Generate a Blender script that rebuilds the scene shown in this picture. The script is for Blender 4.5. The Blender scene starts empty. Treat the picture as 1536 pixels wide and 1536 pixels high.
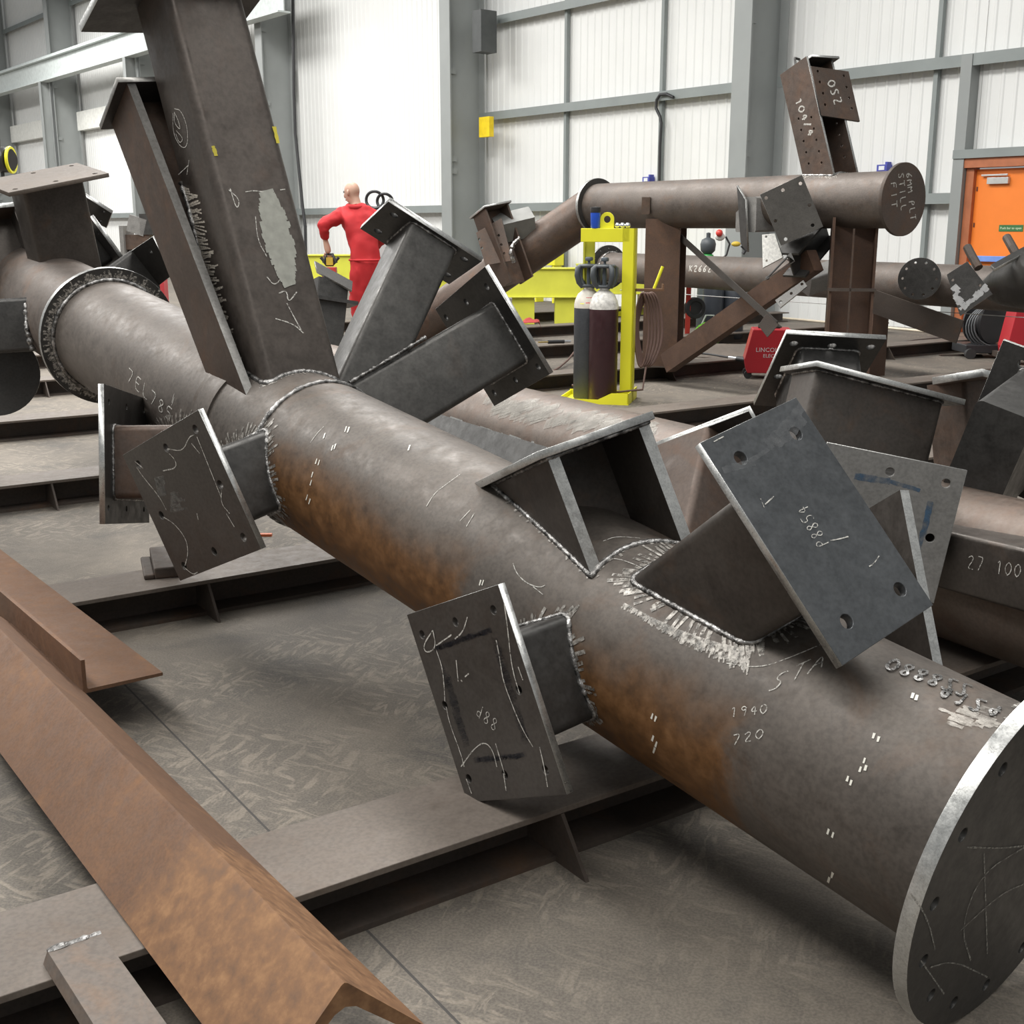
import bpy, bmesh, math, random
from mathutils import Vector as V, Matrix, noise
random.seed(7)
sc=bpy.context.scene; COL=sc.collection
F=1780.0; TH=math.radians(13.5); CAM=V((0,0,1.5))
FW=V((0,math.cos(TH),-math.sin(TH))); UPV=V((0,math.sin(TH),math.cos(TH)))
def ray(p): return FW+V((1,0,0))*((p[0]-768)/F)-UPV*((p[1]-768)/F)
def at(p,d): return CAM+ray(p)*d
def onz(p,z):
    r=ray(p); return CAM+r*((z-CAM.z)/r.z)
def onplane(p,C,n):
    r=ray(p); return CAM+r*((C-CAM).dot(n)/r.dot(n))
def cylhit(o,d,P,u,r,last=False):
    w=o-P; a=d-u*d.dot(u); b=w-u*w.dot(u)
    A=a.dot(a); B=2*a.dot(b); Cc=b.dot(b)-r*r; D=B*B-4*A*Cc
    if D<0: t=-B/(2*A)
    else: t=(-B+(math.sqrt(D) if last else -math.sqrt(D)))/(2*A)
    X=o+d*t; nn=X-P; nn=(nn-u*nn.dot(u)).normalized()
    return X,nn
def S_plane(C,n):
    n=n.normalized()
    return lambda p:(onplane(p,C,n),n)
def S_cyl(P,u,r): return lambda p:cylhit(CAM,ray(p),P,u,r)
def frame(C,x,n):
    n=V(n).normalized(); x=V(x); x=(x-n*x.dot(n)).normalized(); y=n.cross(x)
    return Matrix(((x.x,y.x,n.x,C[0]),(x.y,y.y,n.y,C[1]),(x.z,y.z,n.z,C[2]),(0,0,0,1)))
def axisM(P,u,upref=V((0,0,1))):
    u=V(u).normalized(); y=(upref-u*upref.dot(u)).normalized(); x=y.cross(u)
    return Matrix(((x.x,y.x,u.x,P[0]),(x.y,y.y,u.y,P[1]),(x.z,y.z,u.z,P[2]),(0,0,0,1)))
I4=Matrix.Identity(4)
def T(v): return Matrix.Translation(V(v))
WM={}
# ---------------------------------------------------------------- materials
MATS={}
def newmat(name):
    m=bpy.data.materials.new(name); m.use_nodes=True; nt=m.node_tree
    return m,nt,nt.nodes['Principled BSDF']
def nd(nt,t,**k):
    n=nt.nodes.new(t)
    for a,b in k.items(): setattr(n,a,b)
    return n
def ramp(nt,fac,stops):
    r=nd(nt,'ShaderNodeValToRGB'); e=r.color_ramp.elements
    while len(e)<len(stops): e.new(.5)
    for i,(p,c) in enumerate(stops):
        e[i].position=p; e[i].color=(c[0],c[1],c[2],1) if not isinstance(c,(int,float)) else (c,c,c,1)
    nt.links.new(fac,r.inputs[0]); return r.outputs[0]
def mix(nt,fac,a,b,mode='MIX'):
    m=nd(nt,'ShaderNodeMix',data_type='RGBA',blend_type=mode)
    for s,i in ((fac,0),(a,6),(b,7)):
        if hasattr(s,'is_linked'): nt.links.new(s,m.inputs[i])
        elif isinstance(s,(int,float)): m.inputs[i].default_value=s
        else: m.inputs[i].default_value=(s[0],s[1],s[2],1)
    return m.outputs[2]
def noi(nt,vec,scale,detail=6,rough=.55,dist=0.,st=None):
    if st:
        mp=nd(nt,'ShaderNodeMapping'); mp.inputs['Scale'].default_value=st; nt.links.new(vec,mp.inputs[0]); vec=mp.outputs[0]
    n=nd(nt,'ShaderNodeTexNoise'); n.inputs['Scale'].default_value=scale; n.inputs['Detail'].default_value=detail
    n.inputs['Roughness'].default_value=rough; n.inputs['Distortion'].default_value=dist
    nt.links.new(vec,n.inputs['Vector']); return n.outputs[0]
def plain(name,col,rough=.5,metal=0.,var=.12,scale=8.,bump=0.):
    if name in MATS: return MATS[name]
    m,nt,b=newmat(name); tc=nd(nt,'ShaderNodeTexCoord').outputs['Object']
    n=noi(nt,tc,scale); c=ramp(nt,n,[(.3,[x*(1-var) for x in col]),(.7,[min(1,x*(1+var)) for x in col])])
    nt.links.new(c,b.inputs['Base Color']); b.inputs['Roughness'].default_value=rough; b.inputs['Metallic'].default_value=metal
    if bump:
        bp=nd(nt,'ShaderNodeBump'); bp.inputs['Strength'].default_value=bump; bp.inputs['Distance'].default_value=.003
        nt.links.new(noi(nt,tc,scale*6),bp.inputs['Height']); nt.links.new(bp.outputs[0],b.inputs['Normal'])
    MATS[name]=m; return m
def steel(name,c1,c2,rust=(.16,.075,.03),amt=.3,rough=.48,metal=.45,scale=2.2,scr=.25,zones=None,ylim=None,zcol=((.07,.034,.014),(.16,.075,.026),(.25,.125,.05))):
    """mill-scale steel: blotched scale, rust bloom, fine scratches; zones = rust bands along local Z"""
    if name in MATS: return MATS[name]
    m,nt,b=newmat(name); tc=nd(nt,'ShaderNodeTexCoord').outputs['Object']; L=nt.links
    n1=noi(nt,tc,scale,8,.6,.4); n2=noi(nt,tc,scale*9,6,.65); n3=noi(nt,tc,scale*40,3,.6)
    c=ramp(nt,n1,[(.32,c1),(.68,c2)])
    c=mix(nt,.2,c,ramp(nt,n2,[(.3,[x*.6 for x in c1]),(.7,[x*1.25 for x in c2])]))
    c=mix(nt,.12,c,ramp(nt,n3,[(.35,(.02,.018,.016)),(.6,[x*1.6 for x in c2])]))
    nr=noi(nt,tc,scale*1.7,9,.7,.8)
    rm=ramp(nt,nr,[(.62-.35*amt,0.),(.74,1.)])
    mm=nd(nt,'ShaderNodeMath',operation='MULTIPLY'); L.new(rm,mm.inputs[0]); mm.inputs[1].default_value=min(1,amt*1.4)
    rc=ramp(nt,n2,[(.3,[x*.55 for x in rust]),(.7,[x*1.3 for x in rust])])
    c=mix(nt,mm.outputs[0],c,rc)
    if zones:
        sx=nd(nt,'ShaderNodeSeparateXYZ'); L.new(tc,sx.inputs[0])
        ad=nd(nt,'ShaderNodeMath',operation='MULTIPLY_ADD'); L.new(nr,ad.inputs[0]); ad.inputs[1].default_value=.35; L.new(sx.outputs['Z'],ad.inputs[2])
        tot=None
        for z0,z1 in zones:
            a=nd(nt,'ShaderNodeMapRange',interpolation_type='SMOOTHSTEP'); L.new(ad.outputs[0],a.inputs[0]); a.inputs[1].default_value=z0+.12; a.inputs[2].default_value=z0+.22
            d=nd(nt,'ShaderNodeMapRange',interpolation_type='SMOOTHSTEP'); L.new(ad.outputs[0],d.inputs[0]); d.inputs[1].default_value=z1+.12; d.inputs[2].default_value=z1+.24; d.inputs[3].default_value=1; d.inputs[4].default_value=0
            p=nd(nt,'ShaderNodeMath',operation='MULTIPLY'); L.new(a.outputs[0],p.inputs[0]); L.new(d.outputs[0],p.inputs[1])
            if tot is None: tot=p.outputs[0]
            else:
                q=nd(nt,'ShaderNodeMath',operation='MAXIMUM'); L.new(tot,q.inputs[0]); L.new(p.outputs[0],q.inputs[1]); tot=q.outputs[0]
        yr=nd(nt,'ShaderNodeMapRange',interpolation_type='SMOOTHSTEP'); 
        ya=nd(nt,'ShaderNodeMath',operation='MULTIPLY_ADD'); L.new(n1,ya.inputs[0]); ya.inputs[1].default_value=.25; L.new(sx.outputs['Y'],ya.inputs[2])
        L.new(ya.outputs[0],yr.inputs[0]); yr.inputs[1].default_value=ylim[0]; yr.inputs[2].default_value=ylim[1]; yr.inputs[3].default_value=1; yr.inputs[4].default_value=0
        p=nd(nt,'ShaderNodeMath',operation='MULTIPLY'); L.new(tot,p.inputs[0]); L.new(yr.outputs[0],p.inputs[1])
        c=mix(nt,p.outputs[0],c,ramp(nt,n2,[(.25,zcol[0]),(.5,zcol[1]),(.75,zcol[2])]))
    L.new(c,b.inputs['Base Color'])
    sn=noi(nt,tc,14,3,.5,0,(1,9,1)); rr=ramp(nt,n2,[(.3,rough-.12),(.7,rough+.14)])
    L.new(rr,b.inputs['Roughness']); b.inputs['Metallic'].default_value=metal
    bp=nd(nt,'ShaderNodeBump'); bp.inputs['Strength'].default_value=.12; bp.inputs['Distance'].default_value=.002
    L.new(n3,bp.inputs['Height']); L.new(bp.outputs[0],b.inputs['Normal'])
    MATS[name]=m; return m
M_TUBE=lambda:steel('tube_scale',(.066,.056,.048),(.15,.128,.11),amt=.22,zones=[(.5,1.1),(1.4,2.45)],ylim=(.1,.27),rough=.56,metal=.35)
M_PIPE=lambda:steel('pipe_scale',(.08,.066,.057),(.15,.125,.108),amt=.3,rough=.56,metal=.35)
M_PLATE=lambda:steel('plate_scale',(.042,.04,.038),(.082,.079,.075),amt=.02,rough=.42,metal=.55)
M_GREY=lambda:steel('pale_plate',(.19,.185,.175),(.27,.262,.25),amt=.0,rough=.5,metal=.4)
M_BOX=lambda:steel('box_scale',(.052,.045,.04),(.1,.086,.075),amt=.2,rough=.45,metal=.5)
M_BROWN=lambda:steel('brown_scale',(.07,.052,.042),(.125,.092,.075),rust=(.15,.075,.04),amt=.45)
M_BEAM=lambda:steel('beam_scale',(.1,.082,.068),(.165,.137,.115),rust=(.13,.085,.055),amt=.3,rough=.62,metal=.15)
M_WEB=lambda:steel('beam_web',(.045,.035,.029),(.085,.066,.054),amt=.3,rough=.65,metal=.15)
M_RUST=lambda:steel('rust_orange',(.1,.05,.027),(.155,.08,.042),rust=(.27,.13,.052),amt=.3,rough=.75,metal=.05,scale=3.,zones=[(1.0,3.)],ylim=(5,6),zcol=((.1,.05,.024),(.19,.095,.043),(.3,.165,.08)))
M_POST=lambda:steel('post_rust',(.065,.037,.026),(.115,.066,.045),rust=(.15,.075,.038),amt=.4,rough=.62,metal=.2)
def M_EDGE(): return steel('cut_edge',(.36,.36,.35),(.62,.62,.6),amt=0,rough=.34,metal=.75,scale=6)
def M_WELD():
    if 'weld' in MATS: return MATS['weld']
    m,nt,b=newmat('weld'); tc=nd(nt,'ShaderNodeTexCoord').outputs['Object']
    c=ramp(nt,noi(nt,tc,45,5),[(.35,(.06,.058,.055)),(.55,(.3,.29,.28)),(.7,(.75,.74,.72))]); nt.links.new(c,b.inputs['Base Color'])
    b.inputs['Metallic'].default_value=.8; b.inputs['Roughness'].default_value=.34
    bp=nd(nt,'ShaderNodeBump'); bp.inputs['Strength'].default_value=.7; bp.inputs['Distance'].default_value=.004
    nt.links.new(noi(nt,tc,160,3),bp.inputs['Height']); nt.links.new(bp.outputs[0],b.inputs['Normal']); MATS['weld']=m; return m
def M_SCUFF():
    if 'ground_bright' in MATS: return MATS['ground_bright']
    m,nt,b=newmat('ground_bright'); tc=nd(nt,'ShaderNodeTexCoord').outputs['Object']
    nt.links.new(ramp(nt,noi(nt,tc,60,4,.6),[(.35,(.12,.112,.1)),(.6,(.42,.39,.35)),(.72,(.7,.68,.64))]),b.inputs['Base Color']); b.inputs['Metallic'].default_value=.25; b.inputs['Roughness'].default_value=.4
    nt.links.new(ramp(nt,noi(nt,tc,75,3,.6),[(.36,0.),(.52,1.)]),b.inputs['Alpha']); MATS['ground_bright']=m; return m
def M_SMEAR(name,col,al,metal=.3,rough=.4,sc_=20):
    if name in MATS: return MATS[name]
    m,nt,b=newmat(name); tc=nd(nt,'ShaderNodeTexCoord').outputs['Object']
    b.inputs['Base Color'].default_value=(*col,1); b.inputs['Metallic'].default_value=metal; b.inputs['Roughness'].default_value=rough
    nt.links.new(ramp(nt,noi(nt,tc,sc_,4,.6),[(.3,0.),(.7,al)]),b.inputs['Alpha']); MATS[name]=m; return m
def M_CHALK(name='chalk',col=(.62,.6,.55),dens=.5):
    if name in MATS: return MATS[name]
    m,nt,b=newmat(name); tc=nd(nt,'ShaderNodeTexCoord').outputs['Object']
    b.inputs['Base Color'].default_value=(*col,1); b.inputs['Roughness'].default_value=.9
    nt.links.new(ramp(nt,noi(nt,tc,120,4,.7),[(dens-.16,0.),(dens+.06,1.)]),b.inputs['Alpha']); MATS[name]=m; return m
# ---------------------------------------------------------------- mesh builder
class MB:
    def __init__(s): s.v=[]; s.f=[]; s.m=[]
    def add(s,vs,fs,M=None,mi=0):
        o=len(s.v)
        for p in vs:
            p=V(p); s.v.append(M@p if M is not None else p)
        for f in fs: s.f.append([i+o for i in f]); s.m.append(mi)
        return s
    def box(s,x0,x1,y0,y1,z0,z1,M=None,mi=0):
        return s.add([(x0,y0,z0),(x1,y0,z0),(x1,y1,z0),(x0,y1,z0),(x0,y0,z1),(x1,y0,z1),(x1,y1,z1),(x0,y1,z1)],
            [(3,2,1,0),(4,5,6,7),(0,1,5,4),(1,2,6,5),(2,3,7,6),(3,0,4,7)],M,mi)
    def prism(s,pf,z0,z1,M=None,mi=0,side=None):
        n=len(pf)
        s.add([(x,y,z0) for x,y in pf]+[(x,y,z1) for x,y in pf],[],None)
        o=len(s.v)-2*n
        if M is not None:
            for i in range(o,len(s.v)): s.v[i]=M@s.v[i]
        s.f.append([o+i for i in reversed(range(n))]); s.m.append(mi)
        s.f.append([o+n+i for i in range(n)]); s.m.append(mi)
        for i in range(n):
            j=(i+1)%n; s.f.append([o+i,o+j,o+n+j,o+n+i]); s.m.append(mi if side is None else side)
        return s
    def lathe(s,pf,seg=32,M=None,mi=0):
        vs=[];fs=[];n=len(pf)
        for k in range(seg):
            a=2*math.pi*k/seg
            for r,z in pf: vs.append((r*math.cos(a),r*math.sin(a),z))
        for k in range(seg):
            l=(k+1)%seg
            for i in range(n-1): fs.append((k*n+i,l*n+i,l*n+i+1,k*n+i+1))
        if pf[0][0]>1e-6: fs.append([k*n for k in reversed(range(seg))])
        if pf[-1][0]>1e-6: fs.append([k*n+n-1 for k in range(seg)])
        return s.add(vs,fs,M,mi)
    def tube(s,pts,r,seg=10,M=None,mi=0,jit=0.,closed=False,sq=1.):
        pts=[V(p) for p in pts]; n=len(pts); vs=[];fs=[]
        ref=None
        for i,p in enumerate(pts):
            a=pts[(i-1)%n] if (i>0 or closed) else p; b=pts[(i+1)%n] if (i<n-1 or closed) else p
            t=(b-a)
            if t.length<1e-9: t=V((0,0,1))
            t.normalize()
            if ref is None:
                ref=t.orthogonal().normalized()
            x=(ref-t*ref.dot(t))
            if x.length<1e-6: x=t.orthogonal()
            x.normalize(); ref=x; y=t.cross(x)
            rr=(r[i] if isinstance(r,(list,tuple)) else r)*(1+jit*(random.random()-.5)*2)
            for k in range(seg):
                an=2*math.pi*k/seg; vs.append(p+x*(rr*math.cos(an))+y*(rr*sq*math.sin(an)))
        for i in range(n if closed else n-1):
            j=(i+1)%n
            for k in range(seg):
                l=(k+1)%seg; fs.append((i*seg+k,i*seg+l,j*seg+l,j*seg+k))
        if not closed:
            fs.append([k for k in reversed(range(seg))]); fs.append([(n-1)*seg+k for k in range(seg)])
        return s.add(vs,fs,M,mi)
    def ball(s,c,r,M=None,mi=0,sx=1,sy=1,sz=1,seg=14):
        pf=[(max(1e-7,r*math.sin(math.pi*i/8)),-r*math.cos(math.pi*i/8)) for i in range(9)]
        return s.lathe(pf,seg,(M if M is not None else I4)@T(c)@Matrix.Diagonal((sx,sy,sz,1)),mi)
    def ribbon(s,pn,w,off=.0012,mi=0,jit=0.):
        """pn: list of (pos,normal)"""
        if len(pn)<2: return s
        vs=[];n=len(pn)
        for i,(p,nn) in enumerate(pn):
            a=pn[max(0,i-1)][0]; b=pn[min(n-1,i+1)][0]; t=(b-a)
            sd=nn.cross(t)
            if sd.length<1e-9: sd=nn.orthogonal()
            sd.normalize(); ww=w*(1+jit*(random.random()*2-1))
            q=p+nn*off; vs+= [q-sd*ww/2,q+sd*ww/2]
        return s.add(vs,[(2*i,2*i+2,2*i+3,2*i+1) for i in range(n-1)],None,mi)
    def build(s,name,mats,parent=None,M=None,smooth=0,bevel=0.):
        """vertices are given in M's local frame when M is set, else in world"""
        me=bpy.data.meshes.new(name); P=WM.get(parent,I4) if parent else I4
        me.from_pydata([tuple(p) for p in s.v],[],s.f)
        if not isinstance(mats,(list,tuple)): mats=[mats]
        for m in mats: me.materials.append(m)
        if len(mats)>1: me.polygons.foreach_set('material_index',s.m)
        bm=bmesh.new(); bm.from_mesh(me); bmesh.ops.recalc_face_normals(bm,faces=bm.faces); bm.to_mesh(me); bm.free()
        return link(name,me,parent,M,smooth,bevel)
def link(name,me,parent=None,M=None,smooth=0,bevel=0.):
    o=bpy.data.objects.new(name,me); COL.objects.link(o)
    P=WM.get(parent,I4) if parent else I4
    W=M if M is not None else I4
    if parent is not None and M is None:
        # world coordinates -> keep them local to the parent so that texture space sits on the thing
        me.transform(P.inverted()); W=P
    if parent is None and M is None:
        # origin at the base of the mesh
        if me.vertices:
            c=sum((v.co for v in me.vertices),V())/len(me.vertices); c.z=min(v.co.z for v in me.vertices)
            me.transform(T(-c)); W=T(c)
    if name in ('grinding_marks','chalk_mark','punch_mark','ground_patch','polish_mark','heat_tint','silver_paint','bare_patch','filler_patch','tack_weld','weld_numbers','paint_mark'): o['kind']='stuff'
    if parent: o.parent=parent; o.matrix_basis=P.inverted()@W
    else: o.matrix_basis=W
    WM[o]=W
    if smooth:
        for p in me.polygons: p.use_smooth=True
        me.set_sharp_from_angle(angle=math.radians(smooth))
    if bevel:
        b=o.modifiers.new('bevel','BEVEL'); b.width=bevel; b.segments=2; b.limit_method='ANGLE'; b.angle_limit=math.radians(40)
    return o
def tag(o,label,cat=None,group=None,kind=None):
    if label: o['label']=label
    if cat: o['category']=cat
    if group: o['group']=group
    if kind: o['kind']=kind
    return o
def thing(name,loc,label,cat,group=None,rz=0):
    o=bpy.data.objects.new(name,None); COL.objects.link(o); o.empty_display_size=.1
    M=T(loc)@Matrix.Rotation(rz,4,'Z'); o.matrix_basis=M; WM[o]=M
    return tag(o,label,cat,group)
def dup(o,M,label=None,group=None):
    """copy of a thing with its parts and sub-parts, placed at M"""
    r=o.copy(); COL.objects.link(r); r.matrix_basis=M; WM[r]=M
    if label: r['label']=label
    if group: r['group']=group
    for c in o.children:
        d=c.copy(); COL.objects.link(d); d.parent=r; d.matrix_basis=c.matrix_basis
        for g in c.children:
            e=g.copy(); COL.objects.link(e); e.parent=d; e.matrix_basis=g.matrix_basis
    return r
def rrect(w,h,r,n=4,ox=0,oy=0):
    pf=[]
    for cx,cy,a0 in ((w/2-r,h/2-r,0),(-w/2+r,h/2-r,90),(-w/2+r,-h/2+r,180),(w/2-r,-h/2+r,270)):
        for i in range(n+1):
            a=math.radians(a0+90*i/n); pf.append((ox+cx+r*math.cos(a),oy+cy+r*math.sin(a)))
    return pf
def circ(x,y,r,n=18): return [(x+r*math.cos(2*math.pi*k/n),y+r*math.sin(2*math.pi*k/n)) for k in range(n)]
def plate_mesh(name,outer,holes,t,mats,bev=.0012):
    """flat plate with real bolt holes; face z=0 outward, body to z=-t"""
    cu=bpy.data.curves.new(name,'CURVE'); cu.dimensions='2D'; cu.fill_mode='BOTH'; cu.extrude=t/2-bev; cu.bevel_depth=bev; cu.bevel_resolution=1; cu.offset=-bev
    for poly in [outer]+holes:
        sp=cu.splines.new('POLY'); sp.points.add(len(poly)-1); sp.use_cyclic_u=True
        for i,(x,y) in enumerate(poly): sp.points[i].co=(x,y,0,1)
    ob=bpy.data.objects.new(name,cu); me=bpy.data.meshes.new_from_object(ob)
    bpy.data.objects.remove(ob); bpy.data.curves.remove(cu)
    me.transform(T((0,0,-t/2))); me.materials.clear()
    for m in mats: me.materials.append(m)
    cs=[(sum(q[0] for q in h)/len(h),sum(q[1] for q in h)/len(h),max(math.hypot(q[0]-h[0][0],q[1]-h[0][1]) for q in h)/2) for h in holes]
    for p in me.polygons:
        c=p.center; inh=any(math.hypot(c.x-a,c.y-b_)<r*1.2 for a,b_,r in cs)
        p.material_index=0 if abs(p.normal.z)>.7 or inh else len(mats)-1
    me.name=name; return me
def dense(pts,step=.01,closed=False):
    out=[];n=len(pts)
    for i in range(n if closed else n-1):
        a=V(pts[i]);b=V(pts[(i+1)%n]); k=max(1,int((b-a).length/step))
        for j in range(k): out.append(a.lerp(b,j/k))
    if not closed: out.append(V(pts[-1]))
    return out
def strokes(surf,lines,w,mb,off=.0015,jit=.3,step=5,mi=0):
    for ln in lines:
        if len(ln)>2:
            for _ in range(2):
                q=[ln[0]]
                for a,b in zip(ln[:-1],ln[1:]): q+=[(a[0]*.75+b[0]*.25,a[1]*.75+b[1]*.25),(a[0]*.25+b[0]*.75,a[1]*.25+b[1]*.75)]
                ln=q+[ln[-1]]
        pn=[]
        for i in range(len(ln)-1):
            (x0,y0),(x1,y1)=ln[i],ln[i+1]; k=max(1,int(math.hypot(x1-x0,y1-y0)/step))
            for j in range(k): pn.append(surf((x0+(x1-x0)*j/k,y0+(y1-y0)*j/k)))
        pn.append(surf(ln[-1])); mb.ribbon(pn,w,off,mi,jit)
    return mb
FONT={'0':[[(.5,0),(.1,.3),(.1,.7),(.5,1),(.9,.7),(.9,.3),(.5,0)]],'1':[[(.3,.8),(.6,1),(.6,0)]],'2':[[(.1,.8),(.5,1),(.85,.75),(.1,0),(.9,0)]],
'3':[[(.1,1),(.8,.9),(.4,.55),(.9,.3),(.5,0),(.1,.1)]],'4':[[(.7,0),(.7,1),(.1,.35),(.95,.35)]],'5':[[(.9,1),(.2,1),(.15,.55),(.7,.6),(.85,.25),(.5,0),(.1,.1)]],
'6':[[(.8,1),(.25,.6),(.1,.2),(.5,0),(.85,.25),(.5,.5),(.15,.3)]],'7':[[(.1,1),(.9,1),(.35,0)]],'8':[[(.5,.52),(.15,.78),(.5,1),(.85,.78),(.5,.52),(.1,.22),(.5,0),(.9,.22),(.5,.52)]],
'9':[[(.85,.75),(.5,1),(.15,.75),(.5,.5),(.85,.75),(.7,0)]],'M':[[(.05,0),(.1,1),(.5,.4),(.9,1),(.95,0)]],'P':[[(.15,0),(.15,1),(.8,.9),(.75,.55),(.15,.5)]],
'L':[[(.15,1),(.15,0),(.85,0)]],'T':[[(.05,1),(.95,1)],[(.5,1),(.5,0)]],'S':[[(.85,.9),(.4,1),(.15,.75),(.8,.35),(.6,0),(.1,.1)]],'I':[[(.5,0),(.5,1)]],
'F':[[(.15,0),(.15,1),(.85,1)],[(.15,.55),(.7,.55)]],'E':[[(.85,1),(.15,1),(.15,0),(.85,0)],[(.15,.5),(.7,.5)]],'Z':[[(.1,1),(.9,1),(.1,0),(.9,0)]],
'K':[[(.15,0),(.15,1)],[(.85,1),(.2,.5),(.9,0)]],'C':[[(.85,.85),(.4,1),(.1,.5),(.4,0),(.85,.15)]],'A':[[(.05,0),(.5,1),(.95,0)],[(.25,.4),(.75,.4)]],
'd':[[(.8,1),(.75,0)],[(.75,.45),(.3,.5),(.2,.1),(.7,.1)]],' ':[],'/':[[(.2,0),(.8,1)]],'R':[[(.15,0),(.15,1),(.8,.8),(.2,.5),(.85,0)]],
'N':[[(.1,0),(.1,1),(.9,0),(.9,1)]],'O':[[(.5,0),(.1,.5),(.5,1),(.9,.5),(.5,0)]],'-':[[(.1,.5),(.9,.5)]],'H':[[(.1,0),(.1,1)],[(.9,0),(.9,1)],[(.1,.5),(.9,.5)]],'V':[[(.1,1),(.5,0),(.9,1)]]}
def write(surf,s,p0,adv,up,w,mb,off=.0015,mi=0):
    for i,ch in enumerate(s):
        o=(p0[0]+adv[0]*i,p0[1]+adv[1]*i)
        strokes(surf,[[(o[0]+adv[0]*.78*x+up[0]*y,o[1]+adv[1]*.78*x+up[1]*y) for x,y in ln] for ln in FONT.get(ch,[])],w,mb,off,.25,3,mi)
    return mb
# ================================================================= camera, world, light
cd=bpy.data.cameras.new('camera'); co=bpy.data.objects.new('camera',cd); COL.objects.link(co)
co.location=CAM; co.rotation_euler=(math.radians(90)-TH,0,0); cd.sensor_width=36; cd.lens=36*F/1536; cd.clip_end=300
sc.camera=co
sc.view_settings.view_transform='Standard'; sc.view_settings.look='None'; sc.view_settings.gamma=1; sc.view_settings.use_curve_mapping=False
sc.view_settings.exposure=.08
w=bpy.data.worlds.new('world'); sc.world=w; w.use_nodes=True
bg=w.node_tree.nodes['Background']; bg.inputs[0].default_value=(.97,1,1,1); bg.inputs[1].default_value=.32
BD=V((math.cos(math.radians(34.5)),math.sin(math.radians(34.5)),0)); ND=V((-BD.y,BD.x,0))   # beam direction / along the hall
def area(name,loc,sx,sy,power,rx=0,rz=34.5):
    l=bpy.data.lights.new(name,'AREA'); l.shape='RECTANGLE'; l.size=sx; l.size_y=sy; l.energy=power; l.color=(1,.985,.955)
    o=bpy.data.objects.new(name,l); COL.objects.link(o); o.location=loc; o.rotation_euler=(math.radians(rx),0,math.radians(rz)); return o
for k,(d,s,e) in enumerate(((3,-3,640),(3,5,640),(-6,-2,300),(13,-3,1450),(13,6,1450),(26,-2,1150),(26,8,1150),(41,0,1300),(41,8,1300),(54,-2,1800))):  # the lamp behind the camera is an added fill for glints on plate edges
    p=ND*d+BD*s; area('rooflight_and_fill',(p.x,p.y,9.5),2.6,9,e)
WALLN=V((-.784,-.621,0)); WALLD=V((-.621,.784,0)); W0=V((6.95,17.3,0))      # back wall: base point, direction along it, inward normal
def wallpt(px,y=None,off=0.,z=None):
    r=ray(px); C=W0+WALLN*off; t=(C-CAM).dot(WALLN)/r.dot(WALLN); return CAM+r*t
def wall_s(px): return (wallpt((px,341))-W0).dot(WALLD)
WM_=Matrix(((WALLD.x,WALLN.x,0,W0.x),(WALLD.y,WALLN.y,0,W0.y),(0,0,1,0),(0,0,0,1)))   # local: x along wall, y into the hall, z up
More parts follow.
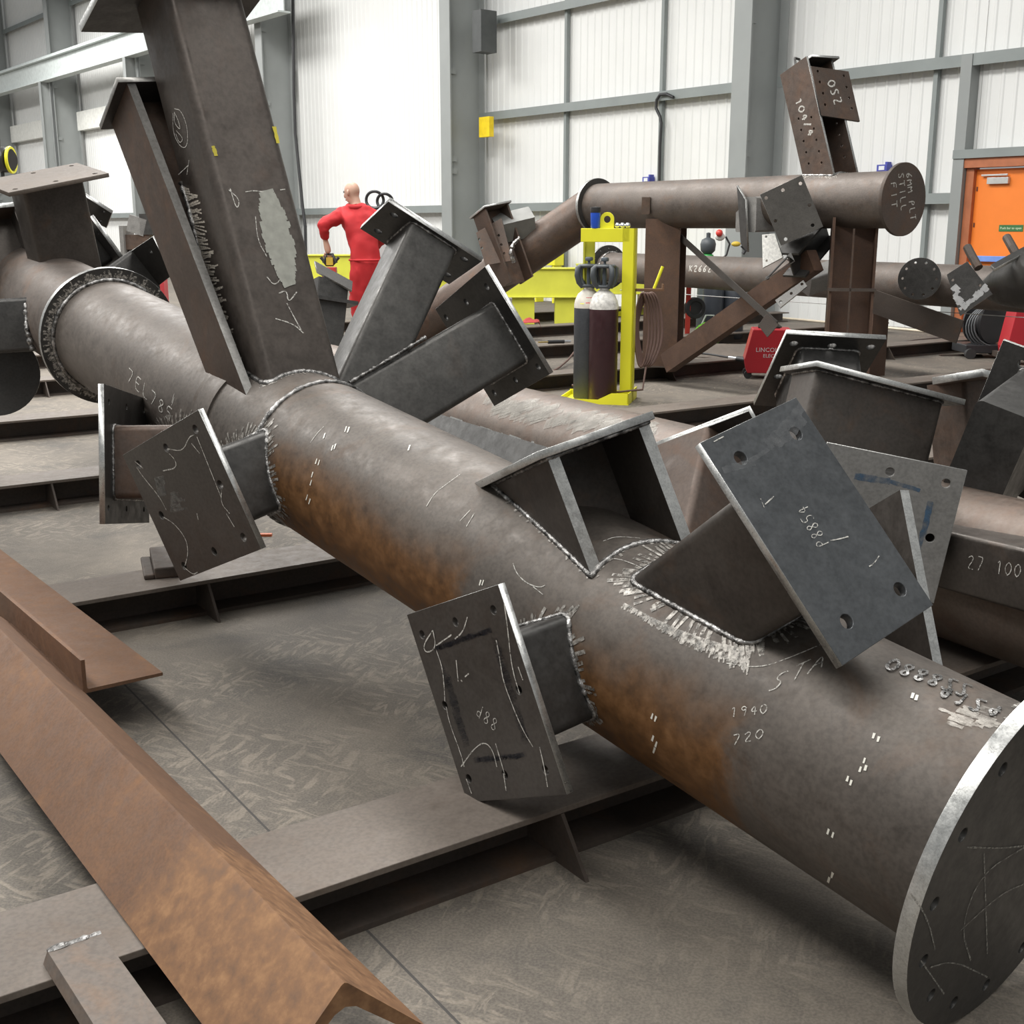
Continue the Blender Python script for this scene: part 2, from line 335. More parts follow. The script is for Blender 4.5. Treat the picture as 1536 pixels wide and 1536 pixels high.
# ================================================================= floor
def mat_floor():
    m,nt,b=newmat('concrete_floor'); L=nt.links; tc=nd(nt,'ShaderNodeTexCoord').outputs['Object']
    big=noi(nt,tc,.9,6,.6,.5); med=noi(nt,tc,4.5,8,.7,1.2); fine=noi(nt,tc,22,6,.7,1.5,(1,1,1)); gr=noi(nt,tc,150,3,.6)
    c=ramp(nt,med,[(.3,(.128,.108,.086)),(.7,(.21,.178,.14))])
    c=mix(nt,ramp(nt,big,[(.42,0.),(.62,.75)]),c,(.088,.075,.062))
    # dust: brushed and trodden strokes in two directions, only in patches
    def strk(ang,seed,sc_,st):
        mp=nd(nt,'ShaderNodeMapping'); mp.inputs['Rotation'].default_value=(0,0,ang); mp.inputs['Location'].default_value=(seed,seed*.7,0); L.new(tc,mp.inputs[0])
        return ramp(nt,noi(nt,mp.outputs[0],sc_,4,.6,.9,st),[(.5,0.),(.6,1.)])
    sel=ramp(nt,noi(nt,tc,5.5,2,.5,.4),[(.46,0.),(.54,1.)])
    fl=mix(nt,sel,strk(.5,3.1,8.5,(1,4.2,1)),strk(1.9,9.7,10,(1,3.6,1)))
    msk=ramp(nt,noi(nt,tc,1.0,4,.6,.3),[(.4,0.),(.55,1.)])
    sw=mix(nt,fl,(.088,.077,.064),(.3,.255,.2)); c=mix(nt,msk,c,mix(nt,.52,c,sw))
    c=mix(nt,ramp(nt,noi(nt,tc,2.1,6,.65,.4),[(.54,0.),(.7,.75)]),c,(.05,.047,.044))
    c=mix(nt,.25,c,ramp(nt,gr,[(.4,(.08,.073,.066)),(.6,(.25,.225,.195))]))
    # saw-cut joints
    mp=nd(nt,'ShaderNodeMapping',vector_type='POINT'); mp.inputs['Rotation'].default_value=(0,0,-math.radians(34.5)); L.new(tc,mp.inputs[0])
    sx=nd(nt,'ShaderNodeSeparateXYZ'); L.new(mp.outputs[0],sx.inputs[0])
    j=onz((402,1245),0); j0=j.dot(BD)
    for out,off,per in ((sx.outputs['X'],j0,4.5),):
        a=nd(nt,'ShaderNodeMath',operation='SUBTRACT'); L.new(out,a.inputs[0]); a.inputs[1].default_value=off-per/2
        w_=nd(nt,'ShaderNodeMath',operation='WRAP'); L.new(a.outputs[0],w_.inputs[0]); w_.inputs[1].default_value=per; w_.inputs[2].default_value=0
        s2=nd(nt,'ShaderNodeMath',operation='SUBTRACT'); L.new(w_.outputs[0],s2.inputs[0]); s2.inputs[1].default_value=per/2
        ab=nd(nt,'ShaderNodeMath',operation='ABSOLUTE'); L.new(s2.outputs[0],ab.inputs[0])
        lt=nd(nt,'ShaderNodeMath',operation='LESS_THAN'); L.new(ab.outputs[0],lt.inputs[0]); lt.inputs[1].default_value=.0032
        c=mix(nt,lt.outputs[0],c,(.05,.046,.042))
        if out==sx.outputs['X']: pass
    L.new(c,b.inputs['Base Color']); b.inputs['Roughness'].default_value=.8
    bp=nd(nt,'ShaderNodeBump'); bp.inputs['Strength'].default_value=.15; bp.inputs['Distance'].default_value=.004
    L.new(fine,bp.inputs['Height']); L.new(bp.outputs[0],b.inputs['Normal']); return m
fl=MB(); FMx=Matrix.Rotation(math.radians(34.5),4,'Z')
fl.box(-32,24,-6,75,-.2,0,FMx); tag(fl.build('floor',mat_floor(),None,I4),'grey concrete workshop floor',kind='structure')
# ================================================================= back wall: ribbed cladding, rails, columns
M_CLAD=plain('white_cladding',(.76,.765,.75),.5,0,.02,1.5)
M_GIRT=plain('grey_green_paint',(.235,.26,.255),.5,0,.08,2)
M_COLP=plain('grey_column_paint',(.27,.285,.28),.45,0,.06,1.5)
sD0=wall_s(1462); DW=1.12; sDm=sD0-DW; DH=2.30
def clad(x0,x1,z0,z1,mb):
    x=x0; n=0
    while x<x1:
        a=[x,x+.13,x+.15,x+.18,x+.2]; d=[0,0,.013,.013,0]
        vs=[];
        for xx,dd in zip(a,d):
            xx=min(xx,x1); vs+=[(xx,dd,z0),(xx,dd,z1)]
        mb.add(vs,[(2*i,2*i+2,2*i+3,2*i+1) for i in range(4)],WM_); x+=.2
    return mb
cl=MB(); clad(-7,sDm-.08,0.0,11,cl); clad(sDm-.08,sD0+.08,DH+.1,11,cl); clad(sD0+.08,72,0,11,cl)
cl.box(-7,sDm-.08,-.12,-.05,0,11,WM_); cl.box(sDm-.08,sD0+.08,-.12,-.05,DH+.1,11,WM_); cl.box(sD0+.08,72,-.12,-.05,0,11,WM_)
o=cl.build('wall_back',M_CLAD); tag(o,'white ribbed metal cladding wall',kind='structure')
# rails (girts) in bays between the columns
cs_=lambda px:(wallpt((px,341),0,.6)-W0).dot(WALLD)
colS=[cs_(1130),cs_(697),cs_(424)]; bay=(colS[2]-colS[0])/2
colS=[colS[0]-bay]+colS+[colS[2]+bay*k for k in range(1,6)]
GZ=[1.97,3.85,5.72,7.6,9.4]
ti=1
for gz in GZ:
    g=MB()
    for i in range(-1,len(colS)):
        a=colS[i] if i>=0 else -7; b_=colS[i+1] if i+1<len(colS) else 72
        if i>=3 and gz in (3.85,5.72): continue
        if i==2 and gz in (3.85,5.72): continue
        if gz<2.4 and a<sDm<b_:
            for q0,q1 in ((a,sDm-.2),(sD0+.2,b_)):
                if q1>q0: g.box(q0,q1,.03,.2,gz-.015,gz+.012,WM_); g.box(q0,q1,.19,.205,gz-.14,gz+.012,WM_)
            continue
        g.box(a,b_,.03,.2,gz-.015,gz+.012,WM_); g.box(a,b_,.19,.205,gz-.15,gz+.012,WM_)
    tag(g.build('trim_%d'%ti,M_GIRT),'grey horizontal cladding rail along back wall',kind='structure'); ti+=1
# thin vertical ties
for px in (852,992,1392,1040):
    s=wall_s(px)
    if px==1040: continue
    g=MB().box(s-.035,s+.035,.03,.11,0,11,WM_)
    tag(g.build('trim_%d'%ti,M_GIRT),'grey vertical cladding tie on back wall',kind='structure'); ti+=1
def hprof(d,b,tf,tw):
    return [(-b/2,-d/2),(b/2,-d/2),(b/2,-d/2+tf),(tw/2,-d/2+tf),(tw/2,d/2-tf),(b/2,d/2-tf),(b/2,d/2),(-b/2,d/2),(-b/2,d/2-tf),(-tw/2,d/2-tf),(-tw/2,-d/2+tf),(-b/2,-d/2+tf)]
for i,s in enumerate(colS):
    g=MB().prism(hprof(.9,.36,.03,.03),0,11,WM_@T((s,.62,0)))
    for z in (2.6,2.85,4.6,6.4): g.box(s-.09,s-.02,.85,1.0,z,z+.12,WM_)
    g.box(s-.3,s+.3,.12,1.15,0,.03,WM_)
    tag(g.build('steel_column',M_COLP),'grey steel column standing against back wall',kind='structure')
# crane runway in the far bays
g=MB(); a=colS[3]-2; g.prism(hprof(.75,.34,.04,.03),0,62-a,WM_@T((a,1.35,6.95))@Matrix.Rotation(math.pi/2,4,'Y')@Matrix.Rotation(math.pi/2,4,'Z'))
g.box(a,62,1.30,1.40,7.33,7.42,WM_)
tag(g.build('crane_runway_beam',plain('pale_crane_paint',(.5,.54,.53),.5)),'pale grey crane runway beam at top left',kind='structure')
for i in range(4,len(colS)):
    g=MB().prism(hprof(.34,.22,.02,.02),0,6.57,WM_@T((colS[i]-.1,1.35,0)))
    tag(g.build('crane_column',M_COLP),'grey crane runway column',kind='structure')
# high sheeting rail boxes in the far bays
g=MB()
for i in range(3,len(colS)-1): g.box(colS[i]+.2,colS[i+1]-.2,.02,.3,4.95,5.6,WM_)
tag(g.build('trim_%d'%ti,plain('cream_trim',(.72,.72,.68),.5)),'pale sheeting band across far bays',kind='structure'); ti+=1
# door
ORG=plain('orange_door_paint',(.9,.235,.035),.4,0,.04,3); GREYT=M_GIRT
dr=MB().box(sDm,sD0,.02,.07,.02,DH,WM_); door=dr.build('door_1',ORG,None,None,0,.004); tag(door,'orange metal exit door with closer and push bar',kind='structure')
fr=MB(); 
for a,b_ in ((sDm-.12,sDm),(sD0,sD0+.12)): fr.box(a,b_,0,.14,0,DH+.02,WM_)
fr.box(sDm-.2,sD0+.2,0,.2,DH+.02,DH+.15,WM_); fr.build('door_frame',[plain('door_frame_brown',(.42,.14,.06),.5)],door)
g=MB(); g.box(sD0+.13,sD0+.3,0,.22,0,3.85,WM_); tag(g.build('trim_%d'%ti,M_COLP),'grey door post beside orange door',kind='structure'); ti+=1
g=MB().box(sDm-.22,sD0+.3,.02,.24,DH+.15,DH+.27,WM_); tag(g.build('trim_%d'%ti,M_GIRT),'grey rail above orange door',kind='structure'); ti+=1
g=MB().box(sD0-.52,sD0-.2,.07,.13,DH-.21,DH-.12,WM_).box(sD0-.5,sD0-.1,.1,.12,DH-.1,DH-.075,WM_); g.build('door_closer',plain('silver_closer',(.6,.6,.58),.35,.5),door,None,0,.004)
g=MB().box(sDm+.08,sD0-.12,.1,.15,1.02,1.1,WM_).box(sDm+.1,sDm+.18,.07,.1,1.02,1.1,WM_).box(sD0-.22,sD0-.14,.07,.1,1.02,1.1,WM_); g.build('push_bar',plain('blue_bar',(.18,.32,.75),.4),door,None,0,.006)
g=MB(); 
for z in (.25,.6,1.5,2.0): g.box(sD0-.04,sD0-.02,.069,.08,z,z+.06,WM_)
g.build('hinge',plain('hinge_dark',(.15,.05,.03),.5),door)
sg=MB().box(sD0-.78,sD0-.42,.071,.076,1.44,1.53,WM_).build('safety_sign',plain('sign_green',(.04,.16,.05),.5),door); sg['label']='green push bar to open sign'
def text_obj(name,body,size,M,mat,parent,ext=.001,ax='CENTER'):
    cu=bpy.data.curves.new(name,'FONT'); cu.body=body; cu.size=size; cu.extrude=ext; cu.align_x=ax; cu.align_y='CENTER'; cu.resolution_u=2
    ob=bpy.data.objects.new(name,cu); me=bpy.data.meshes.new_from_object(ob); bpy.data.objects.remove(ob); bpy.data.curves.remove(cu)
    me.materials.clear(); me.materials.append(mat); me.name=name; return link(name,me,parent,M)
text_obj('sign_text','Push bar to open',.046,WM_@T((sD0-.60,.078,1.485))@Matrix(((-1,0,0,0),(0,0,1,0),(0,1,0,0),(0,0,0,1))),plain('sign_letter',(.75,.85,.6),.5),sg)
# ================================================================= floor beams on which the frames lie
BH=.15; BW=.29
def make_beam(s0,s1,d,label,gs):
    p=ND*d; M=T((p.x,p.y,0))@Matrix.Rotation(math.radians(34.5),4,'Z')    # local x along beam, y away from viewer
    t=bpy.data.objects.new('floor_beam',None); COL.objects.link(t); t.matrix_basis=M; WM[t]=M; tag(t,label,'beam','floor support beams')
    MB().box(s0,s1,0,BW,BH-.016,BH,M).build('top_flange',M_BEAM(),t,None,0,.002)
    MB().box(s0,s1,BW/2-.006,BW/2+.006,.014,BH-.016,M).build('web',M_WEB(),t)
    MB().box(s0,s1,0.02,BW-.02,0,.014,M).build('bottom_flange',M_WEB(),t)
    for g in gs:
        for sd in (0,):
            MB().add([(g-.005,BW/2-.006,.0),(g-.005,-.1,.0),(g-.005,.0,BH-.017),(g-.005,BW/2-.006,BH-.017),(g+.005,BW/2-.006,.0),(g+.005,-.1,.0),(g+.005,.0,BH-.017),(g+.005,BW/2-.006,BH-.017)],
              [(0,1,2,3),(7,6,5,4),(0,4,5,1),(1,5,6,2),(2,6,7,3),(3,7,4,0)],M).build('stiffener',M_WEB(),t)
    return t
def sB(p,z=BH): return onz(p,z).dot(BD)
D1=onz((455,1342),BH).dot(ND); DS=(onz((0,633),BH).dot(ND)-D1)/3
BL=['flat rusty steel beam under the near end of the big tube','flat steel beam under the big tube with a clamp block on top','third flat steel beam behind the clamp block, under the tube ring',
 'fourth flat steel beam, carrying the rusty post','fifth flat steel beam behind the gas cylinders','sixth flat steel beam near the yellow trestles','seventh flat steel beam close to the back wall']
for k in range(7):
    gs={0:[sB((850,1215))],1:[sB((322,876)),sB((980,700))],2:[sB((83,725)),sB((1010,625))],3:[sB((65,572)),sB((1010,548)),sB((1340,520)),sB((1425,508))]}.get(k,[0.5,2.6,4.7,6.8])
    make_beam(-7.5 if k else -3.2,[6.5,8.5,11,13.6,14.4,14.8,15.][k],D1+DS*k,BL[k],gs)
# ================================================================= the big tube assembly
P0=V((0.95601,2.00862,.36075)); U=V((-.63547,.75625,.15578)).normalized(); RT=.254
N1=P0+U*1.17; N2=P0+U*2.95
PR=V((-1.836,5.476,1.01)); UR=V((-.578,.805,.133)).normalized(); N3=PR+UR*.55
BR={'B1':((-0.0706,2.5878,0.4301),(0.5706,-0.7112,0.4106),(-0.7597,-0.6470,-0.0649),0.403,0.483,0.335,0.250,-0.001,0.003),
'B2':((0.1102,2.9874,0.9447),(0.8757,0.4230,0.2328),(-0.3498,0.2234,0.9098),0.320,0.520,0.283,0.450,0.013,-0.008),
'B3':((0.5944,2.2344,0.9379),(0.7800,0.5816,0.2310),(0.3689,-0.7255,0.5811),0.281,0.493,0.189,0.262,0.002,-0.002),
'B4a':((-0.3498,4.7286,1.4483),(0.8147,0.2468,-0.5247),(0.3556,0.5020,0.7884),0.420,0.303,0.209,0.254,0.008,-0.001),
'B4b':((-0.0736,4.7692,1.0694),(0.5198,-0.1029,-0.8481),(0.7478,0.5348,0.3934),0.472,0.528,0.264,0.366,0.019,0.001),
'B5a':((-1.0995,3.9330,0.5976),(0.6614,-0.6447,0.3832),(-0.6376,-0.7524,-0.1654),0.570,0.491,0.394,0.271,-0.001,-0.016),
'B5b':((-1.4019,4.1984,0.6928),(-0.0341,0.9715,-0.2347),(-0.9993,-0.0359,-0.0033),0.546,0.473,0.375,0.254,0.002,0.023),
'B6':((-6.8077,9.4918,23.2592),(0.5465,-0.7717,0.3254),(-0.2508,0.2199,0.9427),0.427,0.420,0.299,0.294,0.022,0.052),
'B7':((-1.3817,4.7236,1.9648),(0.7828,0.6162,0.0868),(-0.3777,0.3596,0.8532),0.247,0.287,0.197,0.235,-0.005,0.002),
'L1':((-2.2902,6.0324,1.7387),(0.7563,0.6214,0.2045),(-0.0506,-0.2561,0.9653),0.495,0.385,0.302,0.204,0.002,-0.000),
'R1':((1.1627,4.5346,0.9707),(0.9985,0.0089,-0.0546),(0.0376,0.6153,0.7874),0.364,0.520,0.232,0.358,-0.003,0.001),
'R2':((1.2687,4.1888,0.9657),(0.9623,0.1015,-0.2524),(0.2286,0.2012,0.9525),0.554,0.332,0.478,0.241,-0.010,0.003),
'R3':((1.1248,3.5177,0.6224),(0.9471,-0.2804,-0.1561),(-0.2658,-0.9580,0.1080),0.415,0.415,0.26,0.26,0.000,0.000),
'R4':((1.8646,4.2875,0.8078),(0.7831,-0.5435,-0.3024),(0.5940,0.7977,0.1046),0.342,0.524,0.19,0.404,0.019,0.008),
'S1':((2.1192,9.2850,1.6218),(0.8885,-0.1775,0.4232),(-0.2125,-0.9765,0.0365),0.337,0.418,0.236,0.293,0.000,0.000),
'SU':((2.3954,10.2493,2.7738),(0.8613,0.5076,0.0235),(-0.1989,0.2941,0.9348),0.285,0.316,0.243,0.287,-0.005,0.004)}
def weld_line(mb,pts,r=.007,closed=True):
    d=dense(pts,max(.004,r*.6),closed); mb.tube(d,r,7,None,0,.16,closed)
def weld_on_cyl(name,parent,outline,M,cyl,bead=.008,fing=.035,prob=.85,z0=-.02):
    """weld bead where a branch of given outline (in frame M, running along -z) meets a tube, with grinder marks beside it"""
    P,u,r=cyl; d=-(M.to_3x3()@V((0,0,1))); pts=[]
    ol=dense([V((x,y,z0)) for x,y in outline],.012,True)
    ctr=M@V((sum(p.x for p in ol)/len(ol),sum(p.y for p in ol)/len(ol),z0))
    b=MB(); sc_=MB(); seq=[]
    for p in ol:
        q=M@p; w_=q-P; a=d-u*d.dot(u); bb=w_-u*w_.dot(u)
        if (2*a.dot(bb))**2-4*a.dot(a)*(bb.dot(bb)-r*r)<0: continue
        X,nn=cylhit(q,d,P,u,r); 
        if (X-q).dot(d)<0: continue
        seq.append((X,nn,q-ctr))
    if len(seq)<4: return
    b.tube(dense([x for x,n,_ in seq],bead*.6,True),bead,7,None,0,.18,True)
    b.build(name,M_WELD(),parent,None,60)
    for X,nn,out in seq:
        if random.random()>prob: continue
        out=(out-nn*out.dot(nn)).normalized(); ln=fing*(.5+random.random()); tw=out+u*(random.random()-.5)*.5; pn=[]
        for k in range(5):
            q=X+tw*(ln*k/4); w_=q-P; w_=w_-u*w_.dot(u); nq=w_.normalized(); q=q+nq*(r-w_.length); pn.append((q,nq))
        sc_.ribbon(pn,.006+random.random()*.005,.0009+.0006*random.random())
    if sc_.v: sc_.build('grinding_marks',M_SCUFF(),parent)
def stub(key,root,L,holes_px=None,holes=None,t=.02,kind='box',mplate=None,mstub=None,cyl=None,pname='end_plate',bname='box_branch',back=False,rc=.022,medge=None,hr=.011,fing=.03,weld_plate=True,lab=None):
    C,x,n,w_,h,sw,sh,ox,oy=BR[key]; M=frame(C,x,n); Mi=M.inverted()
    mp=mplate or M_PLATE(); ms=mstub or M_PLATE(); me_=medge or M_EDGE()
    hs=[]
    if holes_px:
        nn=V(n); Cp=V(C)-nn*(t if back else 0)
        for p in holes_px:
            q=Mi@onplane(p,Cp,nn)
            if abs(q.x)<w_/2-hr-.004 and abs(q.y)<h/2-hr-.004: hs.append(circ(q.x,q.y,hr))
    for q in holes or []: hs.append(circ(q[0]*w_/2,q[1]*h/2,hr))
    br=None
    if kind=='box':
        pf=rrect(sw,sh,min(rc,sw*.3,sh*.3),4,ox,oy); br=MB().prism(pf,-L,-t,M).build(bname,ms,root,None,50)
        # bring the stub's own frame in for texture space
    elif kind=='H':    # flanges at x=+-, web between
        tf=.03; pf=None; b=MB()
        e=(.001,)
        for sx in (-1,1):
            x0=ox+sx*sw/2; b.box(min(x0,x0-sx*tf),max(x0,x0-sx*tf),oy-sh/2,oy+sh/2,-L,-t,M)
        b.box(ox-sw/2+tf,ox+sw/2-tf,oy-.008,oy+.008,-L,-t,M)
        for i in range(len(b.f)):
            pass
        br=b.build(bname,[ms,me_],root)
        Rn=M.to_3x3()@V((0,1,0)); Rl=br.data
        loc=(WM[br].to_3x3().inverted()@Rn).normalized()
        for p in Rl.polygons:
            if abs(p.normal.dot(loc))>.9 and p.area<.03*L*1.05: p.material_index=1
        pf=[(ox-sw/2,oy-sh/2),(ox+sw/2,oy-sh/2),(ox+sw/2,oy+sh/2),(ox-sw/2,oy+sh/2)]
    pm=plate_mesh(pname,[(-w_/2,-h/2),(w_/2,-h/2),(w_/2,h/2),(-w_/2,h/2)],hs,t,[mp,me_])
    po=link(pname,pm,br,M)
    if br is not None and weld_plate:
        wb=MB(); weld_line(wb,[M@V((a,b_,-t-.002)) for a,b_ in pf],.006); wb.build('weld_bead',M_WELD(),br,None,60)
    if cyl: weld_on_cyl('weld_bead',br,pf,M,cyl,fing=fing)
    if lab: br['label']=lab
    return br,po,M
CY=(P0,U,RT)
root=thing('welded_tube_frame',(P0.x,P0.y,0),'long brown steel tube from the near bolted end disc to the tall leaning column','steel frame')
pm=MB().lathe([(RT,.03),(RT,4.55)],72,axisM(P0,U)); 
pm=MB(); pm.lathe([(RT-.012,.02),(RT,.02),(RT,2.98),(RT-.012,2.98)],72); pipe=pm.build('main_tube',M_TUBE(),root,axisM(P0,U),40)
U2=(PR-N2).normalized(); L2=(PR-N2).length
pipe2=MB().lathe([(RT-.012,-.12),(RT,-.12),(RT,L2),(RT-.012,L2)],72).build('main_tube',steel('tube_far',(.075,.062,.053),(.15,.128,.11),amt=.12,rough=.56,metal=.35),root,axisM(N2,U2),40)
# end disc with bolt holes
Md=axisM(P0,-U); RD=.364
me=plate_mesh('end_disc',circ(0,0,RD,72),[circ(.315*math.cos(math.radians(a)),.315*math.sin(math.radians(a)),.0135) for a in range(8,368,24)],.03,[M_PLATE(),M_EDGE()])
disc=link('end_disc',me,root,Md@T((0,0,0)),0)
for p in me.polygons: p.use_smooth=True
me.set_sharp_from_angle(angle=math.radians(35))
b=MB(); b.tube([P0+U*.034+(Md.to_3x3()@V((math.cos(a),math.sin(a),0)))*(RT+.004) for a in [2*math.pi*k/170 for k in range(170)]],.008,7,None,0,.15,True); b.build('weld_bead',M_WELD(),disc,None,60)
sD=S_plane(P0,-U); k=MB()
strokes(sD,[[(1455,1440),(1440,1390),(1470,1310),(1536,1270)],[(1475,1280),(1480,1430)],[(1380,1440),(1415,1490)],[(1395,1450),(1430,1440),(1480,1465)],[(1440,1395),(1500,1340),(1536,1325)],[(1450,1270),(1500,1272),(1536,1268)],[(1365,1340),(1390,1375),(1402,1425)]],.0032,k)
k.build('chalk_mark',M_CHALK('chalk_faint',(.3,.29,.26),.55),disc)
# ring flange between the two tube lengths
me=plate_mesh('ring_flange',circ(0,0,.315,64),[],.03,[M_PLATE(),M_EDGE()]); 
Mr=axisM(PR,-U2); rg=link('ring_flange',me,root,Mr)
for p in me.polygons: p.use_smooth=True
me.set_sharp_from_angle(angle=math.radians(35))
b=MB(); b.tube([PR-U2*.002+(Mr.to_3x3()@V((math.cos(a),math.sin(a),0)))*(RT+.006) for a in [2*math.pi*k/150 for k in range(150)]],.011,7,None,0,.18,True); b.build('weld_bead',M_WELD(),rg,None,60)
b=MB()
for k in range(150):
    a=math.radians(20+k*1.75); e=Mr.to_3x3()@V((math.cos(a),math.sin(a),0)); r0=RT+.008+random.random()*.012; r1=r0+.012+random.random()*.028
    q=[(PR+e*(r0+(r1-r0)*j/2)+UR.cross(e)*(.006*j*(random.random()-.5)),-UR) for j in range(3)]; b.ribbon(q,.006+.006*random.random(),.001)
b.build('grinding_marks',M_SCUFF(),rg)
# ring weld at the second node
for s in (2.52,):
    b=MB(); X=axisM(P0+U*s,U).to_3x3(); b.tube([P0+U*s+X@V((math.cos(a),math.sin(a),0))*(RT+.001) for a in [2*math.pi*k/160 for k in range(160)]],.009,7,None,0,.18,True); b.build('weld_bead',M_WELD(),pipe,None,60)
# branches of the near node
br1,_,MB1=stub('B1',root,.47,[(633,952),(683,933),(740,915),(667,1058),(778,1035),(703,1168),(757,1162),(818,1155)],cyl=CY,mplate=steel('plate_brown',(.06,.054,.049),(.105,.096,.088),amt=.05,rough=.42,metal=.5),fing=.03,lab='box branch reaching toward the left with a chalked eight-hole plate')
br2,_,MB2=stub('B2',root,.47,kind='H',cyl=CY,bname='i_section_branch',pname='cap_plate',mstub=M_BOX(),fing=.012)
br3,_,MB3=stub('B3',root,.72,[(1111,687),(1194,650),(1350,884),(1270,932)],cyl=CY,mplate=steel('plate_blue',(.068,.072,.076),(.105,.11,.115),amt=.0,rough=.38,metal=.5),mstub=M_BOX(),hr=.0145,fing=.05,lab='box branch under the smooth blue-grey four-hole plate')
# branches of the second node
br4,_,MB4=stub('B4a',root,.94,[(591,323),(567,347),(696,389),(671,412)],back=True,hr=.016,cyl=CY,mstub=steel('box_grey',(.06,.057,.053),(.108,.103,.096),amt=.08,rough=.42,metal=.5))
br4b,_,MB4b=stub('B4b',root,1.0,[(730,430),(699,453),(669,476),(807,550),(773,570),(741,589)],back=True,hr=.014,cyl=CY,mstub=steel('box_grey',(.07,.066,.06),(.12,.115,.11)))
C,x,n,a_,b_,c_,d_,e_,f_=BR['B5a']; KK=.925; BR['B5a']=(tuple(CAM+(V(C)-CAM)*KK),x,n,a_*KK,b_*KK,c_*KK,d_*KK,e_*KK,f_*KK)
br5,_,MB5=stub('B5a',root,.62,[(208,697),(249,672),(293,644),(330,727),(242,773),(276,849),(321,827),(365,806)],cyl=CY,mplate=MATS['plate_brown'],hr=.014,fing=.04)
br5b,_,MB5b=stub('B5b',root,.5,[(163.6,602.7),(190,610),(216,617),(163,762),(190,763),(216,764)],back=True,hr=.01,cyl=CY,mstub=M_BROWN(),fing=.05)
# tall leaning box column
for q_ in ('B6','B7'):
    C,x,n,a_,b_,c_,d_,e_,f_=BR[q_]; KK=.955; BR[q_]=(tuple(CAM+(V(C)-CAM)*KK),x,n,a_*KK,b_*KK,c_*KK,d_*KK,e_*KK,f_*KK)
C,x,n,_,_,sw,sh,ox,oy=BR['B6']; n=V(n); C6=V(C)-n*(V(C)-N2).dot(n); M6=frame(C6,x,n)
c0=M6@V((ox-sw/2,oy-sh/2,0)); best=min((abs((lambda q:768-F*((q-CAM).dot(UPV))/((q-CAM).dot(FW)))(c0+n*l)-20),l) for l in [i*.01 for i in range(100,300)])[1]; L6=best
col=MB().prism(rrect(sw,sh,.035,6,ox,oy),.0,L6,None).build('box_column',steel('column_scale',(.06,.05,.043),(.115,.096,.083),rust=(.12,.06,.035),amt=.25,rough=.42,metal=.5,scale=1.6),root,M6,50); col['label']='tall leaning rounded box column'
me=plate_mesh('cap_plate',[(ox-sw/2-.15,oy-sh/2-.15),(ox+sw/2+.15,oy-sh/2-.15),(ox+sw/2+.15,oy+sh/2+.15),(ox-sw/2-.15,oy+sh/2+.15)],[],.03,[M_PLATE(),M_EDGE()]); link('cap_plate',me,col,M6@T((0,0,L6+.03)))
weld_on_cyl('weld_bead',col,rrect(sw,sh,.035,6,ox,oy),M6@T((0,0,1.2)),CY,.01,.02)
f_l=S_plane(M6@V((ox-sw/2,oy,0)),M6.to_3x3()@V((-1,0,0))); 
f_w=S_plane(M6@V((ox,oy-sh/2,0)),M6.to_3x3()@V((0,-1,0)))
def face_for(cands):   # pick the face plane that looks at the viewer
    return cands
f_A=S_plane(M6@V((ox,oy-sh/2,0)),M6.to_3x3()@V((0,-1,0))); f_B=S_plane(M6@V((ox+sw/2,oy,0)),M6.to_3x3()@V((1,0,0)))
k=MB(); strokes(f_B,[[(345,283),(355,316),(360,300),(343,285)],[(368,288),(380,286),(395,288)],[(420,285),(428,284)],[(383,325),(386,360),(400,385)],[(400,415),(412,430),(425,412)],[(413,478),(440,486),(455,500)],[(430,455),(442,478),(452,496)],[(418,440),(430,435),(432,455),(445,438)]],.0035,k)
strokes(f_A,[[(262,168),(262,185),(272,196),(268,180),(262,168)],[(265,196),(276,208),(270,216),(264,200)],[(260,170),(260,200),(272,222),(282,220),(282,190),(272,165),(262,163)],[(268,262),(283,248)],[(284,240),(281,262)]],.003,k)
k.build('chalk_mark',M_CHALK(),col)
k=MB(); random.seed(3)
for i in range(60):
    y=290+i*2.35; cx=400+ (y-290)*.24; hw=16*math.sin(math.pi*min(1,max(.12,(i+6)/70)))+4
    x0=cx-hw*(.8+.4*random.random()); x1=cx+hw*(.8+.4*random.random()); strokes(f_B,[[(x0,y+1.5*random.random()),(x1,y-6+2*random.random())]],.016,k,.001+.00002*i,.25,8)
k.build('filler_patch',plain('grey_filler',(.33,.33,.29),.6,.2,.15,30),col)
k=MB(); strokes(f_B,[[(319,219),(321,224),(324,234)],[(411,190),(417,215)]],.012,k); k.build('paint_mark',plain('yellow_mark',(.5,.42,.03),.6),col)
# H member beside the column
C,x,n,w7,h7,sw7,sh7,ox7,oy7=BR['B7']
BR['B7']=(C,x,n,.287,.275,.258,.235,.019,-.0115)
br7,_,MB7=stub('B7',root,1.3,kind='H',bname='i_section_branch',pname='cap_plate',mstub=M_BROWN(),medge=steel('dull_edge',(.2,.195,.185),(.34,.33,.31),amt=0,rough=.4,metal=.6),weld_plate=False)
wl=[at(p,4.12+.0004*(p[1]-270)) for p in ((271,272),(283,310),(300,380),(316,440),(332,500),(345,555),(353,592))]
b=MB(); 
f7=S_plane(M6@V((ox,oy-sh/2,0)),M6.to_3x3()@V((0,-1,0))); wp=[f7(p)[0] for p in ((272,274),(284,312),(301,384),(318,444),(334,504),(347,558),(357,592))]
b.tube(dense(wp,.01),.011,6,None,0,.45); b.build('weld_bead',M_WELD(),col,None,60)
k=MB()
for i in range(105):
    t=i/105; y=280+t*320; x=275+ (y-280)*.262; strokes(f7,[[(x,y),(x+8+random.random()*12,y+8-random.random()*16)]],.006,k,.001,.3,6)
k.build('grinding_marks',M_CHALK('brushed_tan',(.5,.45,.38),.47),col)
